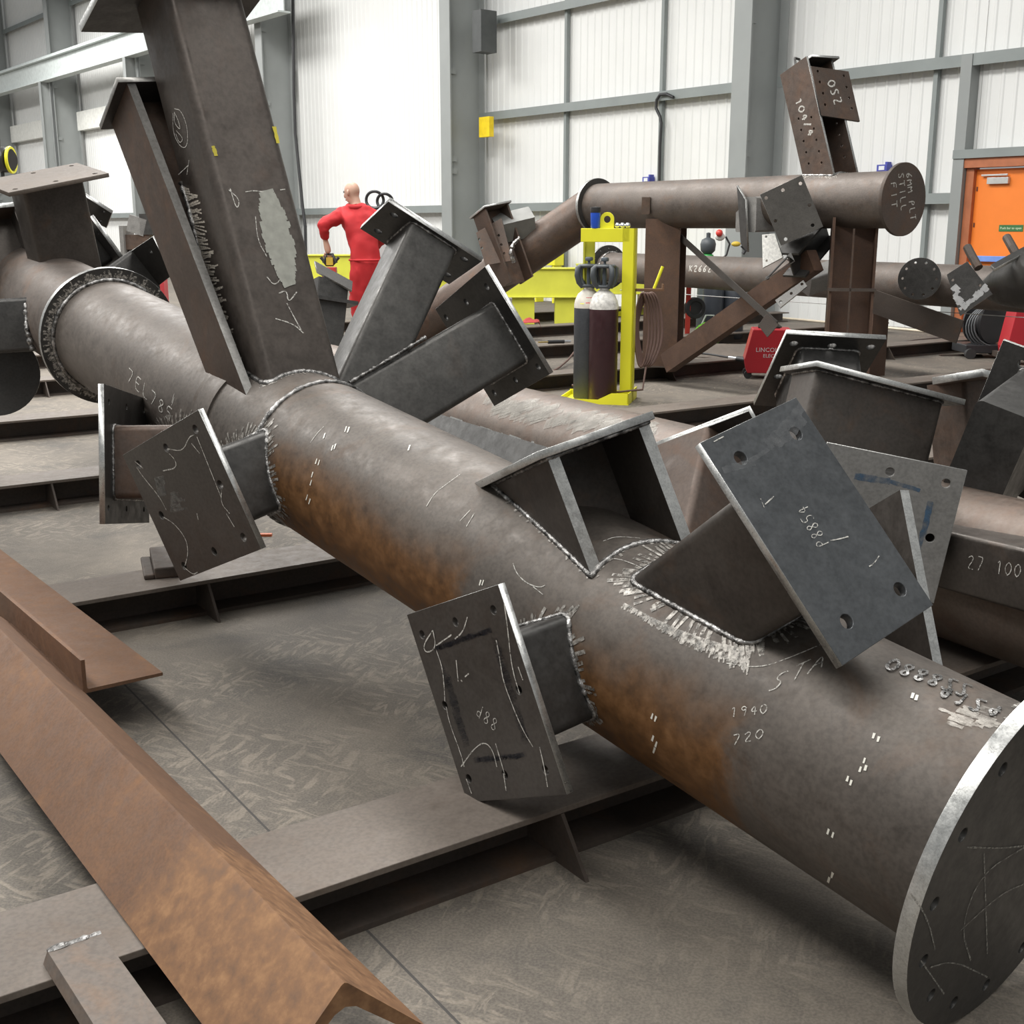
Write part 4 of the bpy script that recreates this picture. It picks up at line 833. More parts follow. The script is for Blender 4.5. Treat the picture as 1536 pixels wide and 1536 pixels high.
# ================================================================= dark frame at the right edge
tx=thing('dark_tube_frame',at((1560,520),9.0)*1,'dark tube with silver-smeared square plate at right edge, above the wire reel','steel frame')
tx.location.z=0; M_=T((tx.location.x,tx.location.y,0)); tx.matrix_basis=M_; WM[tx]=M_
px0=at((1487,432),9.75); px1=at((1640,402),8.7); ux=(px1-px0).normalized()
MB().lathe([(.1,0),(.17,.18),(.24,.5),(.25,1.6)],40).build('main_tube',steel('dark_tube',(.025,.023,.021),(.05,.046,.042),amt=.05,rough=.45),tx,axisM(px0,ux),40)
q,Mq=qplate('end_plate',[(1420,412),(1451,392),(1489,441),(1440,474)],at((1452,430),9.4),V((-.45,-.88,.1)),.025,tx,[M_PLATE(),M_EDGE()],[(1429,420),(1434,436),(1439,450),(1444,461),(1470,428),(1475,439)],.011)
k=MB(); random.seed(5); sx_=S_plane(at((1452,430),9.4),V((-.45,-.88,.1)))
for i in range(34):
    t=random.random(); 
    if i<18: x=1440+t*40; y=468-t*34+random.random()*8-7
    else: x=1428+random.random()*8+t*6; y=430+t*24
    strokes(sx_,[[(x-3,y+3),(x+3,y-3)]],.026,k,.001+.00003*i,.4,4)
k.build('silver_paint',plain('silver_smear',(.42,.42,.42),.45,.3,.2,20),q)
qplate('cover_plate',[(1486,397),(1550,362),(1556,368),(1492,403)],at((1520,383),9.2),V((-.15,-.4,.9)),.025,tx,[M_PLATE(),M_EDGE()])
for a,c in (((1451,371),(1460,388)),((1510,356),(1519,372))):
    b=MB(); b.tube([at(a,9.5),at(c,9.4),at((c[0]+8,c[1]+14),9.35)],.035,10); b.build('lug_rod',M_WEB(),tx)
c=at((1600,400),8.85); MB().prism(hprof(.25,.25,.02,.014),0,c.z-.2,T((c.x,c.y,0))).build('support_leg',M_POST(),tx)
# ================================================================= gas cylinder cage
YEL=plain('yellow_paint',(.78,.74,.03),.42,0,.05,3); YD=plain('yellow_green_paint',(.6,.6,.06),.5,0,.12,2)
cb=onz((893,600),.0); cdv=(onz((930,608),0)-onz((860,597),0)).normalized(); ang=math.atan2(cdv.y,cdv.x)
ca=math.radians(-14); Mc=T((cb.x,cb.y,0))@Matrix.Rotation(ca,4,'Z'); Mci=Mc.inverted()
cg=thing('cylinder_cage',(cb.x,cb.y,0),'yellow lifting cage frame holding two gas cylinders','cage')
def lx(px,y=600): return (Mci@onz((px,y),0)).x
xr=.285; xl=-.14; HC=1.49
MB().box(xl,xr,-.06,.0,HC-.115,HC,Mc).build('top_beam',YEL,cg,None,0,.004)
MB().box(xr-.06,xr+.05,-.06,-.045,0,HC,Mc).box(xr+.035,xr+.05,-.06,.06,0,HC,Mc).build('post',YEL,cg)
MB().box(xl,xl+.1,-.045,-.03,0,HC-.1,Mc@T((0,.12,0))).box(xl,xl+.015,-.06,.06,0,HC-.1,Mc@T((0,.12,0))).build('post',YD,cg)
b=MB(); b.box(xl-.14,xr+.05,-.26,.25,.0,.012,Mc); b.add([(xl-.14,-.26,.012),(xr+.05,-.26,.012),(xr+.05,-.26,.1),(xr-.1,-.26,.1),(xr-.22,-.26,.04),(xl-.14,-.26,.04),(xl-.14,-.25,.012),(xr+.05,-.25,.012),(xr+.05,-.25,.1),(xr-.1,-.25,.1),(xr-.22,-.25,.04),(xl-.14,-.25,.04)],[(0,1,2,3,4,5),(11,10,9,8,7,6),(0,6,7,1),(1,7,8,2),(2,8,9,3),(3,9,10,4),(4,10,11,5),(5,11,6,0)],Mc)
b.box(xl-.14,xl-.13,-.26,.25,.012,.05,Mc).box(xl-.14,xr+.05,.24,.25,.012,.06,Mc).box(xr+.04,xr+.05,-.26,.25,.012,.1,Mc).build('base_tray',YEL,cg)
me=plate_mesh('lifting_eye',[(-.06,0),(.06,0)]+[(.06*math.cos(a),.075+.06*math.sin(a)) for a in [math.pi*k/12 for k in range(13)]],[circ(0,.075,.03)],.02,[YEL,YEL]); link('lifting_eye',me,cg,Mc@T((.08,-.02,HC))@Matrix.Rotation(math.pi/2,4,'X'))
MB().box(xl,xr+.03,-.01,.0,.73,.77,Mc@T((0,.2,0))).build('back_rail',YD,cg)
DKG=plain('guard_plastic',(.06,.068,.075),.5)
def cylinder(loc,col,label,shoulder):
    t=thing('gas_cylinder',loc,label,'gas cylinder','cylinders in the yellow cage'); M=T(loc)
    R=.125; body=MB().lathe([(0.0001,0),(R-.01,0),(R,.015),(R,.80)],36,M).build('body',col,t,None,40)
    MB().lathe([(R,.80),(R,.83),(R*.93,.87),(R*.75,.92),(R*.45,.95),(.04,.965),(.035,1.0),(.0001,1.0)],36,M).build('shoulder',shoulder,t,None,60)
    g=MB(); 
    for z,r in ((.99,.07),(1.16,.085)): g.tube([M@V((r*math.cos(a),r*math.sin(a),z)) for a in [2*math.pi*k/24 for k in range(24)]],.014,8,None,0,0,True)
    for k in range(4):
        a=k*math.pi/2+.5; g.tube([M@V((r*math.cos(a),r*math.sin(a),z)) for r,z in ((.065,.98),(.1,1.02),(.118,1.08),(.112,1.14),(.08,1.165))],[.018,.024,.026,.026,.018],8)
    g.lathe([(.088,1.16),(.07,1.175),(.0001,1.18)],24,M); g.build('valve_guard',DKG,t,None,50)
    MB().lathe([(.018,1.0),(.02,1.1),(.012,1.18),(.012,1.2),(.032,1.205),(.036,1.22),(.03,1.235),(.0001,1.238)],16,M).build('valve',plain('valve_steel',(.12,.14,.16),.4,.4),t,None,50)
    return t
c1=onz((884,592),0.012); c2=onz((911,601),0.012)
cream=plain('cream_paint',(.62,.58,.5),.5,0,.15,12)
c1=Mc@V((-.075,.0,.012)); c2=Mc@V((.085,-.125,.012))
g1=cylinder(c1,steel('dark_grey_paint',(.036,.04,.046),(.062,.066,.074),amt=.1,metal=.05,rough=.5),'dark grey gas cylinder with pale shoulder in yellow cage',cream)
g2=cylinder(c2,steel('maroon_paint',(.028,.009,.012),(.05,.016,.02),amt=.05,metal=.05,rough=.4),'maroon gas cylinder in front of the dark grey one in the cage',plain('worn_white',(.66,.64,.6),.5,0,.3,30))
def cyl_label(root_,a0,a1,z0,z1,R,col,nm):
    b=MB(); n_=8; vs=[]; M=WM[root_]
    for i in range(n_+1):
        a=a0+(a1-a0)*i/n_; vs+=[M@V((R*math.cos(a)*(1.0 if z0<.84 else 1),R*math.sin(a),z0)),M@V((R*.86*math.cos(a),R*.86*math.sin(a),z1))]
    b.add(vs,[(2*i,2*i+2,2*i+3,2*i+1) for i in range(n_)]); return b.build(nm,col,root_)
cyl_label(g1,math.radians(-105),math.radians(-70),.845,.895,.1225,plain('label_red',(.6,.1,.1),.5,0,.3,60),'hazard_label')
cyl_label(g1,math.radians(-130),math.radians(-112),.838,.875,.1245,plain('label_yellow',(.75,.65,.05),.5,0,.5,60),'hazard_label')
# things standing on or hung from the cage
cp=Mc@V((-.02,-.03,HC)); t=thing('drinks_flask',cp,'blue flask with black lid standing on the yellow cage','flask')
MB().lathe([(.0001,0),(.033,0),(.04,.01),(.043,.13),(.0001,.131)],24,T(cp)).build('flask_body',plain('flask_blue',(.02,.09,.55),.35),t,None,50); MB().lathe([(.044,.13),(.046,.135),(.044,.175),(.0001,.18)],24,T(cp)).build('lid',plain('black_plastic',(.03,.03,.032),.45),t,None,50)
for i,(px,lab) in enumerate(((.19,'left one of the chrome knobs on the yellow cage'),(.235,'middle chrome knob on the yellow cage'),(.28,'right chrome knob on the yellow cage, half behind the post'))):
    p=Mc@V((px-.02,-.02,HC)); t=thing('chrome_knob',p,lab,'knob','chrome knobs on the cage'); MB().ball((0,0,.024),.024,T(p)).build('knob_ball',plain('chrome',(.75,.77,.8),.15,.9),t,None,60); MB().lathe([(.012,0),(.012,.012),(.0001,.013)],12,T(p)).build('knob_base',MATS['black_plastic'],t)
HB=plain('brown_hose',(.13,.075,.06),.6); BK=plain('black_rubber',(.025,.025,.027),.5)
b=MB(); random.seed(2)
hc=Mc@V((xr+.1,.1,.62)); 
for k in range(5):
    r=.26+.015*k; ph=random.random(); pts=[hc+V((.1*math.sin(a)*(.6+.12*k)+.02*k,.05*math.cos(a*1)+.012*k,.30*math.cos(a)+.02*math.sin(3*a+ph))) for a in [2*math.pi*j/48 for j in range(48)]]; b.tube(pts,.011,8,None,0,0,True)
b.tube([hc+V((.05,.0,-.3)),hc+V((0,-.2,-.5)),hc+V((-.35,-.1,-.55)),hc+V((-.6,.1,-.5))],.01,8)
o=b.build('gas_hose',HB,None,None,60); tag(o,'brown gas hose coiled on the side of the yellow cage','hose')
# torch on the beam with its hose
tp=at((838,513),12.0); zt=BH+.04
p0=onz((822,513),zt); p1=onz((858,512),zt); u=(p1-p0).normalized(); t=thing('cutting_torch',(p0+p1)/2-V((0,0,.03)),'cutting torch with brass tip lying on a beam beside the cylinders','torch')
b=MB(); b.tube([p0-u*.12,p0],.008,8); b.build('torch_tip',plain('brass',(.55,.4,.12),.3,.8),t,None,60); MB().tube([p0,p0+u*.2],.022,10).build('torch_handle',BK,t,None,60)
b=MB(); b.tube([p0+u*.2,p0+u*.28],.016,10); b.build('torch_valve',plain('chrome',(.75,.77,.8),.15,.9),t,None,60)
b=MB(); pts=[p0+u*.28,p0+u*.42+V((0,-.1,.0)),onz((852,540),.05),onz((838,552),.02),onz((812,566),.02)]; b.tube([pts[0].lerp(pts[1],.5),pts[1],pts[1].lerp(pts[2],.5),pts[2],pts[3],pts[4]],.011,8); b.build('torch_hose',HB,t,None,60)
# red rag
rp=onz((797,494),BH+.0); b=MB(); nx=14; vs=[];fs=[]
for i in range(nx):
    for j in range(nx):
        x=(i/(nx-1)-.5)*.26; y=(j/(nx-1)-.5)*.24; z=.05+.1*math.exp(-(x*x+y*y)*40)+.05*noise.noise(V((x*14,y*14,1))); z=max(z,.008) if abs(x)<.13 else .01; vs.append(rp+V((x,y,z)))
for i in range(nx-1):
    for j in range(nx-1): a=i*nx+j; fs.append((a,a+nx,a+nx+1,a+1))
vs2=[v-V((0,0,.006)) for v in vs]; n0=len(vs); b.add(vs+vs2,fs+[tuple(q+n0 for q in reversed(f)) for f in fs]); o=b.build('red_rag',plain('rag_red',(.35,.045,.04),.9),None,None,80); tag(o,'crumpled dark red rag on a beam near the yellow trestle','rag')
# ================================================================= yellow trestles
def trestle(px0,px1,ytop,ybot,dep,label,legs,lowy):
    c=at(((px0+px1)/2,ytop),dep); t=thing('yellow_trestle',(c.x,c.y,0),label,'trestle','yellow trestles by the back wall')
    a=at((px0,ytop),dep); e=at((px1,ytop),dep); z1=a.z; z0=at((px0,ybot),dep).z; u=V((e.x-a.x,e.y-a.y,0)).normalized(); M=Matrix(((u.x,-u.y,0,a.x),(u.y,u.x,0,a.y),(0,0,1,0),(0,0,0,1))); L_=(V((e.x,e.y,0))-V((a.x,a.y,0))).length
    MB().box(0,L_,0,.35,z0+.012,z1,M).box(-.01,L_+.01,-.03,.38,z1,z1+.02,M).box(-.01,L_+.01,-.04,.39,z0,z0+.02,M).build('top_beam',YD,t,None,0,.004)
    for l0,l1 in legs:
        x0=(M.inverted()@at((l0,ybot),dep)).x; x1=(M.inverted()@at((l1,ybot),dep)).x; MB().box(x0,x1,.03,.33,0,z0,M).build('leg',YD,t,None,0,.003)
    return t
trestle(745,880,404,447,18.6,'long yellow trestle left of the gas cylinders',[(768,802),(833,868)],470)
trestle(866,1000,398,442,20.5,'yellow trestle behind the gas cylinders',[(872,890),(960,985)],470)
trestle(640,722,418,452,17.6,'yellow trestle between the two bolted box branches',[(642,660),(700,720)],470)
trestle(462,560,384,424,18.2,'yellow trestle in front of the person in red',[(465,480),(535,555)],470)
yc=wallpt((822,400),0,.3); o=MB().box(-.35,.35,-.12,.12,.75,1.05,T((yc.x,yc.y,0))@Matrix.Rotation(2.24,4,'Z')).box(-.3,-.25,-.1,.1,0,.75,T((yc.x,yc.y,0))@Matrix.Rotation(2.24,4,'Z')).box(.25,.3,-.1,.1,0,.75,T((yc.x,yc.y,0))@Matrix.Rotation(2.24,4,'Z')).build('yellow_stand',YEL,None,None,0,.004); tag(o,'small bright yellow stand against back wall behind the sloping tube','stand')
b=MB(); hp1=Mc@V((xr+.05,.02,.98)); b.box(0,.24,-.05,.05,-.02,.0,T(hp1)).box(.23,.24,-.05,.05,0,.04,T(hp1)); b.build('side_tray',M_RUST(),cg)
b=MB(); b.tube([hp1+V((.16,0,0)),hp1+V((.23,0,.19))],.014,8); b.build('yellow_rod',YEL,cg,None,60)
a_=onz((1165,477),.01); c_=onz((1412,500),.01); tag(MB().tube([a_+V((0,0,.01)),c_+V((0,0,.01))],.018,8).build('floor_light_strip',plain('pale_light_strip',(.75,.66,.52),.4)),'long pale batten lying on the floor beyond the chalked-disc post','batten')  # pale bar imitates a slit of light falling on the floor
tag(MB().tube(dense([onz(p_,.012) for p_ in ((1300,531),(1335,517),(1370,511),(1400,508),(1440,506),(1466,506))],.1),.014,8).build('floor_cable',BK,None,None,60),'black cable snaking over the floor to the wire reel','cable')
tq_=[onz(p_,.16) for p_ in ((1030,541),(1041,529),(1062,531),(1094,536))]; t_=thing('welding_torch',tq_[-1],'welding torch with black cable lying on a beam left of the red machine','torch')
MB().tube(dense(tq_,.08),.011,8).build('torch_cable',BK,t_,None,60); MB().tube([tq_[-1],tq_[-1]+(tq_[-1]-tq_[-2]).normalized()*.14],.018,10).build('torch_nozzle',plain('chrome',(.75,.77,.8),.15,.9),t_,None,60); MB().tube([tq_[-1]+(tq_[-1]-tq_[-2]).normalized()*.14,tq_[-1]+(tq_[-1]-tq_[-2]).normalized()*.36],.026,10).build('torch_grip',BK,t_,None,60)
# ================================================================= red welding machines, wire reel
RED=plain('welder_red',(.42,.02,.03),.35,0,.04,3)
def welder(cx,cy,base,label,rz,w_=.3,h_=.48,d_=.6):
    M=T(base)@Matrix.Rotation(rz,4,'Z'); t=thing('welding_machine',base,label,'welder','red welding machines',0)
    b=MB(); pf=[(-d_/2,.06),(-d_/2-.03,.2),(-d_/2+.04,h_),(d_/2,h_),(d_/2,.06)]
    b.prism(pf,-w_/2,w_/2,M@Matrix.Rotation(math.pi/2,4,'X')); b.build('case',RED,t,None,0,.008)
    for sx in (-.2,.2):
        for sy in (-1,1): MB().tube([M@V((sx,sy*w_*.4-.01,.04)),M@V((sx,sy*w_*.4+.02,.04))],.04,14).build('castor',BK,t,None,50)
    side=M@T((0,-w_/2-.002,0))@Matrix.Rotation(math.pi/2,4,'X')
    text_obj('maker_lettering','LINCOLN',.062,side@T((.0,.295,0)),plain('letter_grey',(.62,.55,.55),.5),t); text_obj('maker_lettering','ELECTRIC',.05,side@T((.05,.235,0)),MATS['letter_grey'],t)
    MB().box(.02,.05,-w_/2-.006,-w_/2,.1,.17,M).build('socket',BK,t); MB().box(-d_/2+.1,d_/2-.1,-.015,.015,h_,h_+.03,M).build('top_handle',BK,t,None,0,.006)
    return t
b1=onz((1150,566),0); welder(0,0,b1,'red welding machine on castors beside the near dark plate',math.radians(-8),.34,.5,.42)
b2=onz((1546,546),0); welder(0,0,b2,'red welding machine at right edge beside black wire reel',math.radians(-5),.34,.62,.6)
rp=onz((1478,536),0); t=thing('wire_reel',rp,'black wire reel unit on small wheels in front of the orange door','reel')
Mr_=T(rp+V((0,.1,.4)))@Matrix.Rotation(.5,4,'Z')@Matrix.Rotation(math.pi/2,4,'X')
MB().lathe([(.08,-.13),(.24,-.13),(.25,-.11),(.25,-.1),(.14,-.09),(.14,.09),(.25,.1),(.25,.11),(.24,.13),(.08,.13)],36,Mr_).build('reel_drum',BK,t,None,40)
MB().box(-.3,.3,-.15,.3,.06,.16,T(rp)).build('reel_base',BK,t,None,0,.01)
for sx in (-.25,.22): MB().tube([rp+V((sx,-.2,.06)),rp+V((sx,-.14,.06))],.06,18).build('wheel',plain('tyre',(.03,.03,.03),.7),t,None,50)
b=MB(); 
for k in range(4): b.tube([rp+V((.28*math.cos(a)+.02*k,-.05-.03*k,.36+.25*math.sin(a)+.01*k)) for a in [.6+j*.28 for j in range(16)]],.01,6)
b.build('cable_loop',plain('grey_cable',(.09,.095,.1),.5),t,None,60)
# ================================================================= bits by the far posts
gp=onz((1056,468),.15); 
def smallthing(name,loc,lab,cat,parts,group=None):
    t=thing(name,loc,lab,cat,group)
    for nm,mb,mat,sm in parts: mb.build(nm,mat,t,None,sm)
    return t
p=at((1042,462),15.5); M=T(p)@Matrix.Rotation(.2,4,'Z')@Matrix.Rotation(math.pi/2,4,'X')
base=V((p.x,p.y,0))
smallthing('cylinder_trolley',base,'black wheeled gas trolley with red frame partly behind the rusty post','trolley',[('wheel',MB().lathe([(.03,-.04),(.08,-.035),(.09,-.05),(.13,-.05),(.14,-.03),(.14,.03),(.13,.05),(.09,.05),(.08,.035),(.03,.04)],28,M),BK,40),
 ('red_frame',MB().box(-.12,-.06,-.05,.0,.0,.75,T(base)),plain('frame_red',(.5,.04,.03),.5),0),('dark_cylinder',MB().lathe([(.0001,.05),(.13,.05),(.14,.07),(.14,.7),(.1,.8),(.0001,.82)],24,T(base+V((.28,.25,0)))),plain('dark_bottle',(.04,.045,.055),.4),50),('dark_cylinder',MB().lathe([(.0001,.05),(.13,.05),(.14,.07),(.14,.7),(.1,.8),(.0001,.82)],24,T(base+V((.56,.3,0)))),plain('dark_bottle',(.04,.045,.055),.4),50)])
p=onz((1064,471),.1); p.z=0; p=at((1064,462),15.2); p.z=0; b=MB(); b.ball((0,0,.16),.17,T(p),0,1.1,.7,.95); b2_=MB().tube([p+V((-.1,0,.26)),p+V((-.04,0,.4)),p+V((.06,0,.4)),p+V((.1,0,.26))],.012,8)
smallthing('green_bag',p,'small lime green bag on the floor beside the black trolley','bag',[('bag_body',b,plain('lime_green',(.2,.55,.05),.6,0,.3,10),60),('strap',b2_,plain('pale_strap',(.6,.65,.6),.6),60)])
# green-based gas bottle with regulator above the third tube
p=at((1062,372),16.5); M=T(V((p.x,p.y,0)))
smallthing('gas_bottle',V((p.x,p.y,0)),'gas bottle with black guard and green neck rising behind the low tube','gas bottle',[('body',MB().lathe([(.0001,0),(.13,0),(.13,.95),(.1,1.05),(.05,1.1)],24,M),plain('bottle_dark',(.05,.06,.06),.4),50),
 ('neck_band',MB().lathe([(.09,1.06),(.08,1.12),(.05,1.14)],24,M),plain('neck_green',(.03,.3,.06),.5),50),('valve_guard',MB().lathe([(.05,1.13),(.1,1.18),(.11,1.27),(.09,1.33),(.03,1.36),(.03,1.42),(.0001,1.43)],20,M),DKG,50)])
p=at((1080,355),16.6); M=T(p)
smallthing('gas_regulator',p,'red and white gas regulator hung on the grey column','regulator',[('gauge',MB().ball((0,0,0),.065,M,0,1.1,.6,.9),plain('gauge_white',(.7,.68,.64),.4),60),('cap',MB().ball((-.02,-.05,.05),.05,M),plain('cap_red',(.6,.05,.04),.4),60),('hose',MB().tube([p+V((.08,0,0)),p+V((.14,0,-.1)),p+V((.1,0,-.25)),p+V((.02,.0,-.32))],.014,8),BK,60)])
p=at((1104,366),16.2); smallthing('yellow_hand_tool',p,'yellow and black hand tool hanging left of the square end plate','tool',[('body',MB().ball((0,0,0),.05,T(p),0,1.3,.7,.7),plain('tool_yellow',(.6,.42,.05),.5),60),('grip',MB().tube([p+V((.08,0,-.02)),p+V((.14,0,-.08)),p+V((.1,0,-.13))],.025,10),BK,60)])
for px,py,lab,h_ in ((971,267,'blue box clipped to the wall above the raised tube middle',.2),(1325,249,'blue tag box on the wall beside the chalked end disc',.3)):
    r=wallpt((px,py),0,.13); M=T(r)@Matrix(((WALLD.x,WALLN.x,0,0),(WALLD.y,WALLN.y,0,0),(0,0,1,0),(0,0,0,1)))
    t=thing('wall_box',r,lab,'box','blue boxes on the back wall'); MB().box(-.09,.09,-.1,.04,-h_,.02,M).build('case',plain('box_blue',(.06,.07,.35),.5),t,None,0,.004); MB().box(-.05,.05,.041,.045,-.06,.0,M).build('white_label',plain('label_white',(.7,.72,.75),.5),t); MB().box(-.07,-.03,-.1,.0,.02,.06,M).build('clip',MATS['box_blue'],t)
# cables on the wall and columns
b=MB(); pts=[wallpt((x,y),0,.25) for x,y in ((1010,146),(1000,141),(990,142),(985,150),(984,162),(990,175),(992,185),(990,220),(989,272),(988,330),(988,420))]; b.tube(dense(pts,.1),.028,8); tag(b.build('wall_cable',BK,None,None,60),'black cable looping over a wall rail and hanging down','cable')
b=MB(); pts=[wallpt((x,y),0,.75) for x,y in ((439,-30),(440,60),(441,140),(443,200),(449,260),(454,310),(458,340),(459,400))]; b.tube(dense(pts,.15),.04,8); tag(b.build('column_cable',BK,None,None,60),'black cable hanging down the grey column behind the leaning column','cable')
b=MB(); b.tube([at((-20,258),9),at((12,30),12),at((5,-60),13)],.005,6); 
o=MB(); hp=at((2,240),11.); t=thing('hoist_block',hp,'black and yellow hoist block hanging at the left edge','hoist'); MB().lathe([(.0001,-.1),(.1,-.1),(.115,-.08),(.115,.08),(.1,.1),(.0001,.1)],28,T(hp)@Matrix.Rotation(math.pi/2,4,'Y')@Matrix.Rotation(.4,4,'X')).build('drum',plain('hoist_black',(.04,.04,.04),.3,.3),t,None,40)
MB().lathe([(.12,-.012),(.125,0),(.12,.012),(.1,.012),(.1,-.012)],28,T(hp+V((.09,0,0)))@Matrix.Rotation(math.pi/2,4,'Y')).build('yellow_rim',YEL,t,None,40)
MB().tube([hp+V((0,0,.1)),V((hp.x,hp.y,9.0))],.008,8).build('chain',plain('chain_grey',(.15,.15,.15),.4,.5),t); MB().tube([hp+V((0,0,-.1)),hp+V((.0,0,-.18)),hp+V((.05,0,-.24)),hp+V((.0,0,-.29)),hp+V((-.04,0,-.26))],.018,8).build('hook',plain('hook_grey',(.08,.08,.08),.4,.5),t,None,60)
# string line
a=at((930,435),13.); c=at((1560,478),11.0); 
for i in (0,): tag(MB().tube([a,c],.004,6).build('string_line',plain('pale_string',(.6,.6,.58),.7)),'pale taut string line crossing in front of the low tube','string')
# distant bracket assembly left of the H branch
p=at((207,352),16.5); t=thing('small_bracket_frame',V((p.x,p.y,0)),'small brown bracket frame far off between the two leaning branches','steel frame'); M=T(p)@Matrix.Rotation(-.2,4,'Z')
MB().box(-.14,.22,-.1,.2,-.2,.0,M).build('box_branch',M_BROWN(),t); MB().box(-.2,-.14,-.15,.15,-.3,.12,M).build('end_plate',M_GREY(),t); MB().box(-.12,.14,-.12,-.1,.02,.25,M@Matrix.Rotation(.3,4,'Y')).build('end_plate',M_GREY(),t); MB().box(.1,.28,-.12,.12,.0,.28,M).build('bracket',M_PLATE(),t)
MB().box(-.12,.2,-.05,.15,-p.z,-.2,M).build('support_leg',M_WEB(),t)
p=at((231,346),17.2); o=MB().box(-.12,.12,-.1,.1,-p.z,.05,T(p)).build('red_screen',plain('panel_red',(.5,.05,.06),.5)); tag(o,'red screen mostly hidden behind the leaning H branch','panel')
# ================================================================= foreground rusty angles and bars
A1=V((-1.34911635,2.89160216,BH)); d1=V((.595,-.8037,0)).normalized(); n1=V((-d1.y,d1.x,0))
apex=A1+n1*.155+V((0,0,.155)); Ma=Matrix(((n1.x,0,d1.x,apex.x),(n1.y,0,d1.y,apex.y),(0,1,0,apex.z),(0,0,0,1)))
q=math.sqrt(.5); tt=.02; a_=.155
pf=[(0,0),(-a_,-a_),(-a_+tt*q,-a_-0.0),(-.004,-tt*1.55),(.004,-tt*1.55),(a_-tt*q,-a_),(a_,-a_)]
pf=[(.006,-.003),(0,0),(-.006,-.003),(-a_,-a_+.004),(-a_+.022,-a_),(-.02,-.052),(0,-.045),(.02,-.052),(a_-.022,-a_),(a_,-a_+.004)]
o=MB().prism(pf,-1.0,1.60).build('angle_iron',M_RUST(),None,Ma,50); tag(o,'long rusty angle iron lying ridge up across the near beam','angle iron','rusty angle irons')
c0=V((-1.264,3.311,BH+.001)); o0=V((-1.090,3.458,BH+.001)); d2=V((-.61,.795,0)).normalized(); e2=V((.795,.61,0)).normalized()
Ma=Matrix(((e2.x,0,-d2.x,c0.x),(e2.y,0,-d2.y,c0.y),(0,1,0,c0.z),(0,0,0,1)))
o=MB().prism([(-.012,0),(.232,0),(.232,.01),(.004,.012),(0,.016),(0,.105),(-.012,.105)],-2.2,0).build('angle_iron',M_RUST(),None,Ma,40); tag(o,'shorter rusty angle iron lying flat side down behind the ridge-up one','angle iron','rusty angle irons')
p=onz((112,1418),BH+.02); q_=onz((190,1560),.13); u=(q_-p).normalized(); s_=u.cross(V((0,0,1))).normalized()
Mb=Matrix(((s_.x,0,u.x,p.x),(s_.y,0,u.y,p.y),(0,1,0,p.z),(0,0,0,1)))
o=MB().prism([(-.055,-.018),(-.045,-.018),(-.045,0),(.045,0),(.055,-.018),(.06,-.016),(.05,.008),(-.05,.008)],0,.55).build('short_channel_bar',steel('bar_rust',(.1,.082,.07),(.17,.14,.118),rust=(.3,.15,.06),amt=.4,rough=.6,metal=.2),None,Mb,0); tag(o,'short greyish channel bar with torch-cut end at lower left','bar')
b=MB(); b.tube(dense([Mb@V((x,.006,0)) for x in (-.05,-.02,.02,.05)],.008),.006,6,None,0,.6); c=b.build('cut_slag',M_WELD(),o); 
p=onz((238,835),BH+.0); q_=onz((250,884),BH); u=(q_-p).normalized(); s_=u.cross(V((0,0,1))).normalized(); Mb=Matrix(((s_.x,0,u.x,p.x),(s_.y,0,u.y,p.y),(0,1,0,BH),(0,0,0,1)))
o=MB().box(-.06,.035,0,.045,0,.34,Mb).box(.035,.075,0,.02,.05,.34,Mb).build('clamp_block',M_WEB(),None,None,0,.006); tag(o,'small dark steel block lying on the beam under the chalked plate','steel block')
p=onz((399,804),0.0); o=MB().box(-.03,.03,-.012,.012,0,.012,T(p)).build('orange_stub',plain('orange_bit',(.6,.14,.05),.5)); tag(o,'tiny orange stub on the floor under the big tube','stub')
# loose dark plate on the floor at right, small strip
p=onz((1441,534),0); o=MB().box(-.25,.25,-.03,.03,0,.02,T(p)).build('loose_strip',M_WEB()); tag(o,'short dark steel strip on the floor near the wire reel','strip')
p=onz((1080,545),0.0); u=V((.8,-.25,0)).normalized(); M=T(p)@Matrix.Rotation(math.radians(-14),4,'Z')@Matrix.Rotation(.16,4,'X')
o=MB().box(-.42,.42,-.3,.3,.14,.15,M).build('loose_sheet',M_BEAM()); tag(o,'tilted brown steel sheet leaning on a beam beside the brace foot','sheet')
# ================================================================= person in red overalls
DP=12.4
def pj(x,y,d=0): return at((x,y),DP+d)
def skin(name,verts,edges,radii,mat,parent,root_i=0,sub=2):
    c=WM[parent].translation; me=bpy.data.meshes.new(name); me.from_pydata([tuple(v-c) for v in verts],edges,[]); me.materials.append(mat)
    o=bpy.data.objects.new(name,me); COL.objects.link(o); o.parent=parent; WM[o]=WM[parent]
    s=o.modifiers.new('skin','SKIN'); s.use_smooth_shade=True
    for i,r in enumerate(radii):
        sv=me.skin_vertices[0].data[i]; sv.radius=r if isinstance(r,tuple) else (r,r); sv.use_root=(i==root_i)
    m=o.modifiers.new('sub','SUBSURF'); m.levels=sub; m.render_levels=sub; return o
feet=pj(548,400); pr=thing('person',V((feet.x,feet.y,BH)),'bald person in red overalls seen from behind, left arm bent, holding a lifting tool','person')
SK=plain('skin_tone',(.5,.3,.22),.55,0,.06,6); RO=plain('overall_red',(.43,.014,.018),.8,0,.14,5)
zf=BH+.03; 
def pz(x,z,d=0): 
    p=pj(x,400,d); return V((p.x,p.y,z))
